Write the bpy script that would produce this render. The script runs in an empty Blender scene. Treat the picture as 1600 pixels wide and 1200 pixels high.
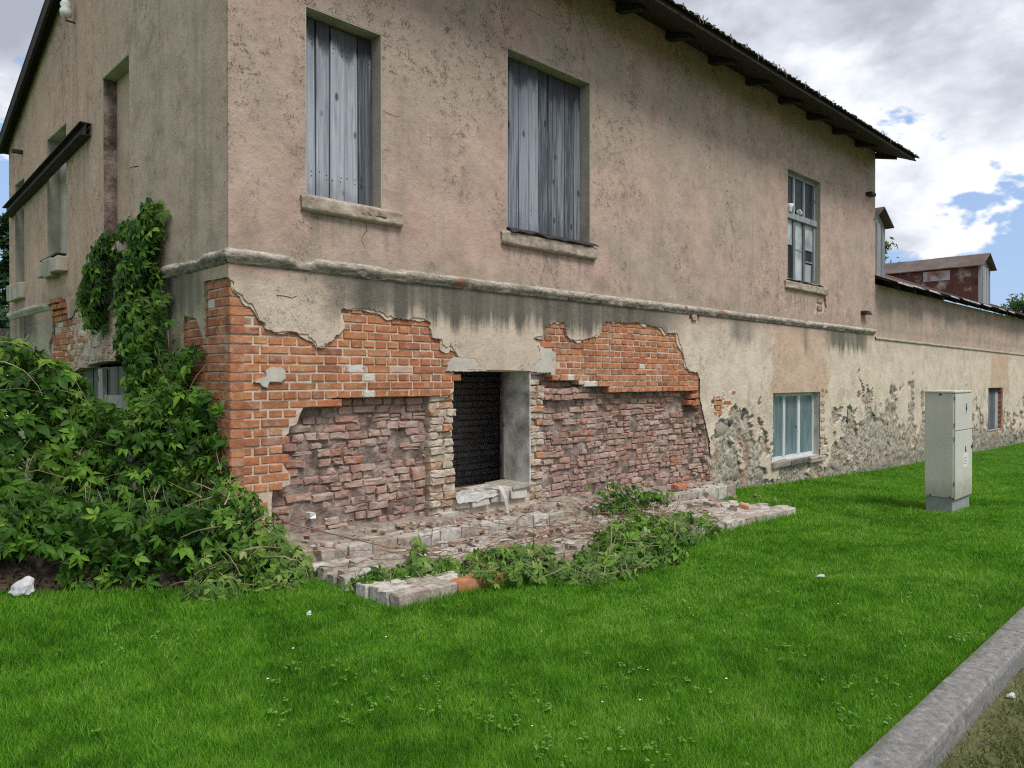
import bpy, bmesh, math, random
import numpy as np
from mathutils import Vector, Matrix, noise as mnoise
from mathutils.geometry import delaunay_2d_cdt
R = math.radians
random.seed(7)
rng = np.random.default_rng(7)
S = bpy.context.scene
C = S.collection

# ------------------------------------------------------------------ camera, sky, sun, exposure
CAM = Vector((-2.566, -5.885, 1.6))
FWD = Vector((0.6997, 0.7145, 0.0)); RGT = Vector((0.7145, -0.6997, 0.0))
FPX, HOR = 1156.0, 592.0
cd = bpy.data.cameras.new("camera"); cam = bpy.data.objects.new("camera", cd); C.objects.link(cam)
cd.sensor_width = 36; cd.lens = 36 * FPX / 1600; cd.clip_start = 0.05; cd.clip_end = 2000
cam.location = CAM
cam.rotation_euler = (R(90) - math.atan(8 / FPX), 0, math.atan2(FWD.y, FWD.x) - R(90))
S.camera = cam
S.render.resolution_x, S.render.resolution_y = 1024, 768

SUN_DIR = Vector((-0.05, -0.58, 0.86)).normalized()       # towards the sun
sl = bpy.data.lights.new("sun", 'SUN'); sl.energy = 2.3; sl.angle = R(20); sl.color = (1, 0.965, 0.91)
so = bpy.data.objects.new("sun", sl); C.objects.link(so)
so.rotation_euler = SUN_DIR.to_track_quat('Z', 'Y').to_euler(); so.location = (0, -20, 30)

W = bpy.data.worlds.new("World"); S.world = W; W.use_nodes = True
S.view_settings.view_transform = 'Standard'; S.view_settings.look = 'None'
S.view_settings.gamma = 1; S.view_settings.use_curve_mapping = False
S.view_settings.exposure = 0.42
S.cycles.use_denoising = False; S.cycles.filter_width = 1.15; S.cycles.sample_clamp_indirect = 3.0
S.cycles.max_bounces = 6

class NT:
    """tiny node-tree writer"""
    def __init__(s, tree):
        s.t = tree; s.t.nodes.clear()
    def n(s, typ, ins=None, **props):
        nd = s.t.nodes.new(typ)
        for k, v in props.items(): setattr(nd, k, v)
        for k, v in (ins or {}).items(): s.set(nd.inputs[k], v)
        return nd
    def set(s, sock, v):
        if hasattr(v, 'outputs'): v = v.outputs[0]
        if isinstance(v, bpy.types.NodeSocket): s.t.links.new(v, sock)
        else:
            if sock.type == 'RGBA' and len(v) == 3: v = (*v, 1)
            sock.default_value = v
    def math(s, op, a, b=0.0, c=0.0, clamp=False):
        nd = s.n('ShaderNodeMath', operation=op, use_clamp=clamp)
        for i, v in enumerate((a, b, c)): s.set(nd.inputs[i], v)
        return nd.outputs[0]
    def mix(s, f, a, b, blend='MIX'):
        nd = s.n('ShaderNodeMix', data_type='RGBA', blend_type=blend)
        s.set(nd.inputs[0], f); s.set(nd.inputs[6], a); s.set(nd.inputs[7], b)
        return nd.outputs[2]
    def ramp(s, f, stops, interp='LINEAR'):
        nd = s.n('ShaderNodeValToRGB'); cr = nd.color_ramp; cr.interpolation = interp
        while len(cr.elements) < len(stops): cr.elements.new(0.5)
        for e, (p, c) in zip(cr.elements, stops):
            e.position = p; e.color = (c, c, c, 1) if isinstance(c, (int, float)) else (*c, 1)
        s.set(nd.inputs[0], f)
        return nd.outputs[0]
    def step(s, v, lo, hi):
        nd = s.n('ShaderNodeMapRange', interpolation_type='SMOOTHSTEP')
        s.set(nd.inputs[0], v); s.set(nd.inputs[1], lo); s.set(nd.inputs[2], hi)
        return nd.outputs[0]
    def noise(s, vec, scale, detail=4, rough=0.55, dist=0.0):
        nd = s.n('ShaderNodeTexNoise', {'Scale': scale, 'Detail': detail, 'Roughness': rough, 'Distortion': dist})
        if vec is not None: s.set(nd.inputs['Vector'], vec)
        return nd.outputs[0]
    def scale(s, vec, sc, off=(0, 0, 0)):
        nd = s.n('ShaderNodeMapping'); s.set(nd.inputs[0], vec)
        nd.inputs[1].default_value = off; nd.inputs[3].default_value = sc
        return nd.outputs[0]
    def sep(s, vec):
        nd = s.n('ShaderNodeSeparateXYZ'); s.set(nd.inputs[0], vec); return nd.outputs
    def comb(s, x, y, z):
        nd = s.n('ShaderNodeCombineXYZ')
        for i, v in enumerate((x, y, z)): s.set(nd.inputs[i], v)
        return nd.outputs[0]
    def bump(s, h, strength, dist, normal=None):
        nd = s.n('ShaderNodeBump', {'Height': h, 'Strength': strength, 'Distance': dist})
        if normal is not None: s.set(nd.inputs['Normal'], normal)
        return nd.outputs[0]

def sky_world():
    t = NT(W.node_tree)
    tc = t.n('ShaderNodeTexCoord').outputs['Generated']
    x, y, z = t.sep(tc)
    sky = t.n('ShaderNodeTexSky', sky_type='NISHITA', sun_disc=False)
    sky.sun_elevation = math.asin(SUN_DIR.z); sky.sun_rotation = math.atan2(SUN_DIR.x, SUN_DIR.y)
    sky.air_density = 1.0; sky.dust_density = 1.2; sky.ozone_density = 1.5
    zc = t.math('MAXIMUM', z, 0.0)
    p = t.scale(tc, (1, 1, 1.75), SKY_OFF)
    up = t.scale(tc, (1, 1, 1.75), (SKY_OFF[0], SKY_OFF[1], SKY_OFF[2] + 0.05))
    n1 = t.noise(p, 2.6, 10, 0.56, 0.15)          # broad cloud masses
    n1u = t.noise(up, 2.6, 6, 0.5, 0.15)
    n2 = t.noise(p, 9.0, 9, 0.6, 0.1)             # puffs
    dens = t.math('ADD', t.math('MULTIPLY', n1, 0.76), t.math('MULTIPLY', n2, 0.24))
    cov = t.ramp(zc, [(0.0, 0.47), (0.10, 0.49), (0.20, 0.525), (0.26, 0.44), (0.36, 0.39), (0.6, 0.36), (1.0, 0.38)])
    d = t.math('SUBTRACT', dens, cov)
    mask = t.step(d, -0.008, 0.022)
    body = t.step(d, 0.01, 0.16)
    n3 = t.noise(t.scale(p, (1, 1, 1), (3.1, 7.7, 0)), 3.6, 8, 0.58, 0.2)
    lit = t.math('MULTIPLY', t.math('SUBTRACT', n1u, n1), 3.2)
    shade = t.math('ADD', t.math('ADD', t.math('MULTIPLY', body, 0.45), t.math('MULTIPLY', t.step(n3, 0.38, 0.62), 0.42)), t.math('ADD', lit, 0.10), clamp=True)
    cl = t.ramp(shade, [(0.0, (9.0, 9.1, 9.2)), (0.30, (7.9, 8.1, 8.5)), (0.55, (5.9, 6.15, 6.8)), (0.82, (4.3, 4.55, 5.2)), (1.0, (3.5, 3.75, 4.4))])
    blue = t.mix(0.62, sky.outputs[0], (3.5, 5.0, 8.0))
    col = t.mix(mask, blue, cl)
    low = t.step(z, -0.05, 0.02)
    col = t.mix(low, (1.2, 1.4, 1.1), col)
    bg = t.n('ShaderNodeBackground', {'Color': col, 'Strength': 0.095})
    out = t.n('ShaderNodeOutputWorld'); t.set(out.inputs[0], bg)
SKY_OFF = (4.3, 4.7, 0.0)
sky_world()

# ------------------------------------------------------------------ places: pixel of the photo -> point on a real plane
def ray(px, py):
    return FWD + RGT * ((px - 800) / FPX), (HOR - py) / FPX
def fac(px, py, yp=0.0):              # on the plane y = yp
    d, v = ray(px, py); s = (yp - CAM.y) / d.y
    return (CAM.x + s * d.x, CAM.z + s * v)
def gab(px, py, xp=0.0):              # on the plane x = xp
    d, v = ray(px, py); s = (xp - CAM.x) / d.x
    return (CAM.y + s * d.y, CAM.z + s * v)
GX = [-60, -3, 0, 8, 14, 24, 60, 400]; GZ = [0.15, 0.06, 0.03, -0.15, -0.37, -0.55, -0.9, -0.9]
def gnd(x, y):
    """height of the ground: falls along the wall to the right, nearly level along the kerb"""
    w = np.interp(x, GX, GZ); lv = np.interp(x, [-60, -3, 0, 8, 30, 60, 400], [0.15, 0.06, 0.03, 0.02, -0.25, -0.9, -0.9]); f = np.clip((np.asarray(y) + 4.7) / 2.2, 0, 1); f = f * f * (3 - 2 * f)
    return w * f + lv * (1 - f)
def ground(x, y=0.0): return float(gnd(x, y))

# ------------------------------------------------------------------ object helpers
def link(name, me, parent=None):
    o = bpy.data.objects.new(name, me); C.objects.link(o)
    if parent is not None: adopt(o, parent)
    return o
def adopt(o, parent):
    o.parent = parent
    o.matrix_parent_inverse = Matrix.Translation(-wloc(parent))
def wloc(o):
    v = Vector((0, 0, 0))
    while o is not None:
        v = v + o.matrix_parent_inverse.translation + o.location; o = o.parent
    return v
def thing(name, label, cat, loc=(0, 0, 0), group=None, kind=None):
    o = link(name, None); o.location = loc
    return tag(o, label, cat, group, kind)
def tag(o, label=None, cat=None, group=None, kind=None):
    if label: o['label'] = label
    if cat: o['category'] = cat
    if group: o['group'] = group
    if kind: o['kind'] = kind
    return o
def mk(name, verts, faces, mat, smooth=False):
    me = bpy.data.meshes.new(name)
    me.from_pydata([tuple(v) for v in verts], [], [tuple(f) for f in faces])
    if mat: me.materials.append(mat)
    if smooth: me.polygons.foreach_set('use_smooth', [True] * len(me.polygons))
    return me
def np_mesh(name, V, F, mat, smooth=False, attrs=None):
    """V (n,3), F (m,k) equal-sized faces, fast"""
    me = bpy.data.meshes.new(name); V = np.asarray(V, np.float32); F = np.asarray(F, np.int32)
    k = F.shape[1]
    me.vertices.add(len(V)); me.vertices.foreach_set('co', V.ravel())
    me.loops.add(F.size); me.loops.foreach_set('vertex_index', F.ravel())
    me.polygons.add(len(F)); me.polygons.foreach_set('loop_start', np.arange(0, F.size, k, dtype=np.int32))
    if smooth: me.polygons.foreach_set('use_smooth', np.ones(len(F), bool))
    for an, av in (attrs or {}).items():
        a = me.attributes.new(an, 'FLOAT', 'POINT'); a.data.foreach_set('value', np.asarray(av, np.float32))
    me.update(calc_edges=True)
    if mat: me.materials.append(mat)
    return me
class MB:
    """collects boxes, bars, tubes into one mesh"""
    def __init__(s): s.v = []; s.f = []
    def add(s, vs, fs):
        b = len(s.v); s.v += [tuple(v) for v in vs]; s.f += [tuple(i + b for i in f) for f in fs]; return s
    def box(s, a, b, jit=0.0):
        x0, y0, z0 = a; x1, y1, z1 = b
        vs = [(x, y, z) for z in (z0, z1) for y in (y0, y1) for x in (x0, x1)]
        if jit: vs = [tuple(c + random.uniform(-jit, jit) for c in v) for v in vs]
        return s.add(vs, [(0, 2, 3, 1), (4, 5, 7, 6), (0, 1, 5, 4), (2, 6, 7, 3), (0, 4, 6, 2), (1, 3, 7, 5)])
    def tube(s, pts, r, n=5, taper=1.0):
        pts = [Vector(p) for p in pts]; vs = []; fs = []
        for i, p in enumerate(pts):
            d = (pts[min(i + 1, len(pts) - 1)] - pts[max(i - 1, 0)])
            d = d.normalized() if d.length > 1e-9 else Vector((0, 0, 1))
            a = d.orthogonal().normalized(); b = d.cross(a)
            rr = r * (1 + (taper - 1) * i / max(1, len(pts) - 1))
            for k in range(n):
                th = 2 * math.pi * k / n; vs.append(p + a * rr * math.cos(th) + b * rr * math.sin(th))
        for i in range(len(pts) - 1):
            for k in range(n):
                fs.append((i * n + k, i * n + (k + 1) % n, (i + 1) * n + (k + 1) % n, (i + 1) * n + k))
        fs.append(tuple(reversed(range(n)))); fs.append(tuple(range((len(pts) - 1) * n, len(pts) * n)))
        return s.add(vs, fs)
    def obj(s, name, mat, parent=None, smooth=False):
        return link(name, mk(name, s.v, s.f, mat, smooth), parent)
def bevel_obj(o, w=0.005, seg=2):
    m = o.modifiers.new("bevel", 'BEVEL'); m.width = w; m.segments = seg; m.limit_method = 'ANGLE'; m.angle_limit = R(40)
    return o
def inside(p, poly):
    x, y = p; c = False; j = len(poly) - 1
    for i in range(len(poly)):
        xi, yi = poly[i]; xj, yj = poly[j]
        if (yi > y) != (yj > y) and x < (xj - xi) * (y - yi) / (yj - yi) + xi: c = not c
        j = i
    return c
def ragged(pts, step=0.025, amp=0.008, closed=False, seed=0.0):
    out = []; n = len(pts)
    for i in range(n if closed else n - 1):
        a = Vector((*pts[i], 0)); b = Vector((*pts[(i + 1) % n], 0)); L = (b - a).length
        k = max(1, int(L / step)); nr = Vector((-(b - a).y, (b - a).x, 0)).normalized() if L > 0 else Vector()
        for j in range(k):
            p = a.lerp(b, j / k)
            w = amp * (mnoise.noise((p.x * 31 + seed, p.y * 31, seed)) * 1.1 + 0.8 * mnoise.noise((p.x * 83, p.y * 83 + seed, seed + 5)))
            if j or closed or i: p = p + nr * w
            out.append((p.x, p.y))
    if not closed: out.append(tuple(pts[-1]))
    return out
def rect(x0, z0, x1, z1): return [(x0, z0), (x1, z0), (x1, z1), (x0, z1)]
def slab(name, loops, d0, d1, mat, parent=None, plane='xz'):
    """even-odd filled polygon (outer loop and holes) extruded from depth d0 (outer face) to d1"""
    vs = []; es = []
    for lp in loops:
        b = len(vs); vs += [Vector(p) for p in lp]; es += [(b + i, b + (i + 1) % len(lp)) for i in range(len(lp))]
    v2, e2, f2, _, _, _ = delaunay_2d_cdt(vs, es, [], 1, 1e-5)
    nv = len(v2); f2 = [tuple(f) for f in f2]
    ct = np.array([(sum(v2[i].x for i in f) / len(f), sum(v2[i].y for i in f) / len(f)) for f in f2]); odd = np.zeros(len(f2), bool)
    for lp in loops:                       # even-odd: keep a triangle that lies in an odd number of outlines
        q = np.array(lp); j = len(q) - 1
        for i in range(len(q)):
            xi, yi = q[i]; xj, yj = q[j]
            if yi != yj: odd ^= ((yi > ct[:, 1]) != (yj > ct[:, 1])) & (ct[:, 0] < (xj - xi) * (ct[:, 1] - yi) / (yj - yi) + xi)
            j = i
    f2 = [f for f, k in zip(f2, odd) if k]
    tri = []
    for f in f2:
        a, b, c = (v2[i] for i in f[:3]); ar = (b - a).cross(c - a)
        tri.append(f if ar > 0 else tuple(reversed(f)))
    cnt = {}
    for f in tri:
        for i in range(len(f)):
            e = (f[i], f[(i + 1) % len(f)])
            if (e[1], e[0]) in cnt: del cnt[(e[1], e[0])]
            else: cnt[e] = 1
    if plane == 'xz': P = lambda p, d: (p.x, d, p.y)
    elif plane == 'yz': P = lambda p, d: (d, p.x, p.y)
    else: P = lambda p, d: (p.x, p.y, d)
    V = [P(p, d0) for p in v2] + [P(p, d1) for p in v2]
    F = [f for f in tri] + [tuple(i + nv for i in reversed(f)) for f in tri] + [(b, a, a + nv, b + nv) for a, b in cnt]
    if plane == 'yz': F = [tuple(reversed(f)) for f in F]
    return link(name, mk(name, V, F, mat), parent)
def crack(pts, w=0.008):
    """closed thin outline round a polyline"""
    L = []; Rr = []; n = len(pts)
    pts = ragged(pts, 0.05, 0.02)
    n = len(pts)
    for i, p in enumerate(pts):
        a = Vector(pts[max(0, i - 1)]); b = Vector(pts[min(n - 1, i + 1)]); d = (b - a).normalized()
        ww = w * (0.35 + 0.65 * math.sin(math.pi * (i + 0.3) / n)) * random.uniform(0.6, 1.3)
        L.append((p[0] - d.y * ww, p[1] + d.x * ww)); Rr.append((p[0] + d.y * ww, p[1] - d.x * ww))
    return L + Rr[::-1]

# ------------------------------------------------------------------ materials
def newmat(name):
    m = bpy.data.materials.new(name); m.use_nodes = True
    return m, NT(m.node_tree)
def finish(t, col, rough=0.85, normal=None, spec=0.3, metallic=0.0, extra=None):
    b = t.n('ShaderNodeBsdfPrincipled', {'Base Color': col, 'Roughness': rough, 'Specular IOR Level': spec, 'Metallic': metallic})
    if normal is not None: t.set(b.inputs['Normal'], normal)
    o = t.n('ShaderNodeOutputMaterial'); t.set(o.inputs[0], extra(b) if extra else b)
def wpos(t): return t.n('ShaderNodeNewGeometry').outputs['Position']
def rnd(t):
    """random number of a piece: the object's own, shifted by the per-piece attribute of joined pieces"""
    a = t.n('ShaderNodeAttribute', attribute_name='rnd').outputs['Fac']
    r = t.n('ShaderNodeObjectInfo').outputs['Random']
    return t.math('FRACT', t.math('ADD', a, r))

def plaster_upper(name, gable=False):
    m, t = newmat(name); p = wpos(t); x, y, z = t.sep(p)
    big = t.noise(p, 0.55, 6, 0.6); mid = t.noise(p, 2.6, 6, 0.65)
    st = t.noise(t.scale(p, (5.0, 5.0, 0.42)), 1.0, 6, 0.65)
    if gable:
        c = t.ramp(mid, [(0.30, (0.36, 0.28, 0.215)), (0.5, (0.48, 0.375, 0.29)), (0.72, (0.56, 0.445, 0.35))])
        c = t.mix(t.step(y, 1.8, 4.6), c, t.ramp(mid, [(0.3, (0.47, 0.325, 0.24)), (0.7, (0.60, 0.43, 0.33))]))
        c = t.mix(t.math('MULTIPLY', t.step(st, 0.48, 0.72), 0.5), c, (0.235, 0.205, 0.165))
    else:
        c = t.ramp(mid, [(0.30, (0.335, 0.238, 0.190)), (0.47, (0.43, 0.308, 0.254)), (0.62, (0.50, 0.362, 0.302)), (0.78, (0.44, 0.342, 0.292))])
        c = t.mix(t.step(big, 0.40, 0.60), c, t.ramp(mid, [(0.3, (0.325, 0.262, 0.21)), (0.7, (0.45, 0.352, 0.286))]))
        c = t.mix(t.math('MULTIPLY', t.step(st, 0.53, 0.72), 0.5), c, (0.24, 0.205, 0.165))
    # lower wall: paler, limewashed, right of the door nearly cream
    low = t.step(z, 2.52, 2.36)
    c2 = t.ramp(mid, [(0.3, (0.42, 0.335, 0.26)), (0.5, (0.52, 0.43, 0.34)), (0.7, (0.57, 0.48, 0.385))])
    pale = t.ramp(mid, [(0.3, (0.47, 0.39, 0.30)), (0.52, (0.585, 0.505, 0.40)), (0.75, (0.66, 0.585, 0.475))])
    pk = t.ramp(mid, [(0.3, (0.44, 0.30, 0.215)), (0.6, (0.53, 0.375, 0.275)), (0.8, (0.58, 0.44, 0.33))])
    wob = t.math('MULTIPLY', t.math('SUBTRACT', t.noise(p, 2.2, 7, 0.7), 0.5), 1.1)
    xw = t.math('ADD', x, wob); zw = t.math('ADD', z, wob)
    c2 = t.mix(t.math('MULTIPLY', t.step(xw, 5.6, 7.2), t.step(zw, 2.35, 2.1)), c2, pale)
    for x0, x1, zt in ((9.2, 11.45, 1.28), (23.4, 25.6, 1.15)):      # newer pinkish patch over each lower window
        pm = t.math('MULTIPLY', t.math('MULTIPLY', t.step(xw, x0, x0 + 0.22), t.step(xw, x1 + 0.2, x1)), 0.8)
        c2 = t.mix(t.math('MULTIPLY', pm, t.step(z, zt - 0.05, zt)), c2, pk)
    if gable:
        c2 = t.ramp(mid, [(0.3, (0.30, 0.28, 0.20)), (0.6, (0.41, 0.37, 0.265))])
    c = t.mix(low, c, c2)
    # moss and soot streaks hanging below the cornice
    dz = t.math('SUBTRACT', t.math('ADD', z, t.math('MULTIPLY', t.math('SUBTRACT', st, 0.5), 0.9)), 0.0)
    band = t.math('MULTIPLY', t.step(dz, 2.06, 2.30), t.step(z, 2.62, 2.56))
    band = t.math('MULTIPLY', band, t.step(x, 14.0, 13.3))
    bx = t.math('MAXIMUM', t.step(t.noise(t.scale(p, (0.7, 0.7, 0.1)), 1.0, 3), 0.44, 0.60), t.math('MULTIPLY', t.step(xw, 0.5, 1.3), t.math('MULTIPLY', t.step(xw, 7.0, 5.6), 1.0)))
    c = t.mix(t.math('MULTIPLY', t.math('MULTIPLY', band, bx), 0.9), c, t.ramp(st, [(0.35, (0.17, 0.155, 0.125)), (0.55, (0.085, 0.08, 0.066)), (0.7, (0.06, 0.058, 0.05))]))
    if not gable:
        sk = t.noise(t.scale(p, (11, 11, 0.5)), 1.0, 5, 0.6)
        for xa, xe in ((0.6, 1.7), (3.0, 4.65), (9.8, 11.5)):
            sm_ = t.math('MULTIPLY', t.math('MULTIPLY', t.step(x, xa, xa + .1), t.step(x, xe, xe - .1)), t.math('MULTIPLY', t.step(z, 3.16, 3.06), t.step(z, 2.66, 3.05)))
            c = t.mix(t.math('MULTIPLY', t.math('MULTIPLY', sm_, t.step(sk, 0.46, 0.66)), 0.7), c, (0.17, 0.15, 0.12))
    # splash dirt and green near the cornice top
    up = t.math('MULTIPLY', t.step(t.math('ADD', z, t.math('MULTIPLY', mid, 0.5)), 3.12, 2.85), t.step(z, 2.6, 2.66))
    c = t.mix(t.math('MULTIPLY', up, 0.45), c, (0.24, 0.235, 0.175))
    # pitted render
    pit = t.math('ADD', t.math('MULTIPLY', t.noise(t.scale(p, (1, 1, 0.8)), 46, 9, 0.82), 0.62), t.math('MULTIPLY', t.noise(p, 11, 6, 0.7), 0.38)); area = t.step(t.noise(t.scale(p, (1, 1, 0.6)), 0.9, 8, 0.7), 0.43, 0.60)
    pm = t.math('MULTIPLY', t.step(pit, 0.50, 0.58), t.math('ADD', t.math('MULTIPLY', area, 0.74), 0.11))
    c = t.mix(t.math('MULTIPLY', pm, t.math('ADD', 0.22, t.math('MULTIPLY', t.step(z, 2.5, 2.8), 0.6))), c, t.mix(0.72, c, (0.07, 0.055, 0.045)))
    hgt = t.math('ADD', t.math('MULTIPLY', t.noise(p, 22, 8, 0.65), 0.6), t.math('MULTIPLY', t.math('MULTIPLY', t.step(pit, 0.52, 0.7), -0.5), t.math('ADD', area, 0.2)))
    hgt = t.math('ADD', hgt, t.math('MULTIPLY', t.noise(p, 1.6, 4), 1.6))
    finish(t, c, 0.93, t.bump(hgt, 0.85, 0.022), 0.15)
    return m
M = {}
M['plaster'] = plaster_upper('weathered_plaster'); M['plaster_gable'] = plaster_upper('grey_plaster', True)

def rubble_plaster():
    """lower wall: attribute 'flake' 1 = limewashed plaster, 0 = bared mortar"""
    m = M['plaster'].copy(); m.name = 'flaking_plaster'; t = NT.__new__(NT); t.t = m.node_tree
    b = [n for n in t.t.nodes if n.type == 'BSDF_PRINCIPLED'][0]
    p = wpos(t); src = b.inputs['Base Color'].links[0].from_socket
    fl = t.n('ShaderNodeAttribute', attribute_name='flake').outputs['Fac']
    z = t.sep(p)[2]
    mo = t.ramp(t.noise(p, 13, 8, 0.78), [(0.34, (0.085, 0.08, 0.072)), (0.44, (0.24, 0.215, 0.18)), (0.54, (0.41, 0.365, 0.30)), (0.66, (0.56, 0.50, 0.41))])
    mo = t.mix(t.math('MULTIPLY', t.step(t.noise(p, 2.2, 4), 0.52, 0.62), 0.5), mo, (0.33, 0.17, 0.10))
    gr = t.math('MULTIPLY', t.step(t.math('ADD', z, t.math('MULTIPLY', t.noise(p, 5, 4), 0.7)), 0.45, -0.1), 0.55)
    sm = t.math('MULTIPLY', t.step(t.noise(t.scale(p, (1, 1, .7)), 1.9, 8, 0.72), 0.52, 0.64), t.step(z, 1.75, 1.1))
    c = t.mix(t.step(fl, 0.35, 0.65), mo, t.mix(t.math('MULTIPLY', sm, 0.6), src, (0.20, 0.185, 0.16)))
    c = t.mix(gr, c, (0.15, 0.15, 0.115))
    t.set(b.inputs['Base Color'], c)
    return m
M['flaking'] = rubble_plaster()

def simple(name, stops, nscale=8.0, rough=0.85, bump=0.3, bdist=0.01, bscale=None, spec=0.25, metallic=0.0, stretch=(1, 1, 1), useobj=False, useRnd=0.0):
    m, t = newmat(name)
    p = t.n('ShaderNodeTexCoord').outputs['Object'] if useobj else wpos(t)
    if useRnd or useobj:
        r = rnd(t); p = t.n('ShaderNodeVectorMath', {0: p, 1: t.comb(t.math('MULTIPLY', r, 37.0), t.math('MULTIPLY', r, 11.0), 0.0)}, operation='ADD').outputs[0]
    f = t.noise(t.scale(p, stretch), nscale, 7, 0.62)
    if useRnd: f = t.math('ADD', t.math('MULTIPLY', f, 1 - useRnd), t.math('MULTIPLY', r, useRnd))
    c = t.ramp(f, stops)
    nb = t.bump(t.noise(t.scale(p, stretch), bscale or nscale * 3, 8, 0.65), bump, bdist) if bump else None
    finish(t, c, rough, nb, spec, metallic)
    return m
def brickmat(name, hues, dust, dustamt, bump=0.9, white=0.0):
    m, t = newmat(name); r = rnd(t)
    o = t.n('ShaderNodeTexCoord').outputs['Object']
    p = t.n('ShaderNodeVectorMath', {0: o, 1: t.comb(t.math('MULTIPLY', r, 53.0), t.math('MULTIPLY', r, 17.0), t.math('MULTIPLY', r, 29.0))}, operation='ADD').outputs[0]
    k = len(hues); c = t.ramp(r, [(i / (k - 1), h) for i, h in enumerate(hues)])
    r2 = t.math('FRACT', t.math('MULTIPLY', r, 13.7))
    c = t.mix(t.math('MULTIPLY', t.step(t.noise(p, 14, 6, 0.65), 0.42, 0.66), 0.7), c, t.mix(0.55, c, (0.10, 0.055, 0.038)))
    c = t.mix(t.math('MULTIPLY', t.step(t.noise(p, 9, 6, 0.7), 0.46, 0.68), dustamt), c, dust)
    wp = wpos(t); wz = t.sep(wp)[2]
    if name.startswith('eroded'):
        c = t.mix(t.math('MULTIPLY', t.step(t.noise(wp, 2.3, 7, 0.68), 0.44, 0.64), 0.55), c, (0.46, 0.355, 0.305))
        c = t.mix(t.math('MULTIPLY', t.step(t.noise(t.scale(wp, (1, 1, 1), (3, 9, 4)), 3.1, 6, 0.7), 0.54, 0.66), 0.6), c, (0.16, 0.105, 0.085))
    if white:
        c = t.mix(t.math('MULTIPLY', t.step(t.noise(wp, 1.7, 6, 0.65), 0.50, 0.68), 0.55), c, t.mix(0.6, c, (0.09, 0.06, 0.045)))
        c = t.mix(t.math('MULTIPLY', t.step(t.noise(t.scale(wp, (1, 1, 1), (5, 2, 8)), 2.6, 7, 0.7), 0.54, 0.70), 0.45), c, (0.50, 0.40, 0.32))
    if white: c = t.mix(t.math('MULTIPLY', t.step(r2, 1 - white, 1 - white + 0.02), t.step(t.noise(p, 7, 5, 0.7), 0.36, 0.46)), c, (0.56, 0.53, 0.49))
    h = t.math('ADD', t.noise(p, 26, 8, 0.7), t.math('MULTIPLY', t.noise(p, 95, 4), 0.4))
    finish(t, c, 0.92, t.bump(h, bump, 0.008), 0.15)
    return m
M['brick'] = brickmat('orange_brick', [(0.32, 0.11, 0.055), (0.49, 0.19, 0.082), (0.42, 0.15, 0.07), (0.55, 0.24, 0.105), (0.29, 0.105, 0.065), (0.52, 0.20, 0.085), (0.46, 0.205, 0.105), (0.38, 0.13, 0.06)], (0.50, 0.36, 0.26), 0.5, white=0.035)
M['old_brick'] = brickmat('eroded_mauve_brick', [(0.24, 0.135, 0.10), (0.36, 0.215, 0.17), (0.42, 0.275, 0.23), (0.27, 0.16, 0.125), (0.45, 0.315, 0.265), (0.36, 0.175, 0.12), (0.32, 0.20, 0.165), (0.40, 0.155, 0.085)], (0.46, 0.39, 0.335), 0.75, 1.0)
M['lime_brick'] = brickmat('limewashed_brick', [(0.50, 0.42, 0.33), (0.42, 0.33, 0.25), (0.55, 0.48, 0.39), (0.36, 0.22, 0.14), (0.48, 0.40, 0.32), (0.45, 0.20, 0.09)], (0.58, 0.53, 0.45), 0.8, 1.0)
M['pale_brick'] = brickmat('pale_grey_brick', [(0.47, 0.44, 0.39), (0.38, 0.34, 0.29), (0.56, 0.53, 0.48), (0.62, 0.59, 0.54), (0.36, 0.28, 0.22), (0.52, 0.48, 0.43)], (0.20, 0.165, 0.12), 0.85, 1.0)
M['dark_brick'] = brickmat('grey_inner_brick', [(0.30, 0.26, 0.245), (0.42, 0.36, 0.34), (0.24, 0.21, 0.20)], (0.5, 0.45, 0.42), 0.5, 0.8)  # grey tones for the blocking wall inside the low opening
M['mortar'] = simple('lime_mortar', [(0.3, (0.42, 0.33, 0.25)), (0.6, (0.60, 0.50, 0.40)), (0.8, (0.66, 0.57, 0.47))], 7, 0.95, 0.8, 0.012, 30)
M['core'] = simple('dusty_wall_core', [(0.32, (0.075, 0.055, 0.045)), (0.5, (0.22, 0.165, 0.14)), (0.68, (0.42, 0.345, 0.30))], 6, 0.95, 1.0, 0.03, 18)
M['cement'] = simple('grey_cement', [(0.3, (0.36, 0.33, 0.29)), (0.55, (0.50, 0.47, 0.41)), (0.8, (0.60, 0.57, 0.51))], 5, 0.9, 0.5, 0.01, 20)
M['reveal'] = simple('stained_reveal_plaster', [(0.34, (0.19, 0.18, 0.16)), (0.46, (0.42, 0.40, 0.35)), (0.54, (0.56, 0.54, 0.49)), (0.62, (0.70, 0.69, 0.66))], 3.2, 0.9, 0.4, 0.01, 20)
M['soffit'] = simple('reveal_of_upper_windows', [(0.3, (0.27, 0.25, 0.20)), (0.6, (0.42, 0.39, 0.32)), (0.8, (0.50, 0.47, 0.40))], 2.5, 0.9, 0.4, 0.01, 20)
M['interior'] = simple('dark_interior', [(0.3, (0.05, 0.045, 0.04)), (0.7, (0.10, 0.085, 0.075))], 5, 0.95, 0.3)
M['debris'] = simple('dry_debris', [(0.3, (0.15, 0.122, 0.095)), (0.5, (0.29, 0.248, 0.20)), (0.72, (0.46, 0.415, 0.355))], 11, 0.95, 1.0, 0.03, 30)
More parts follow.
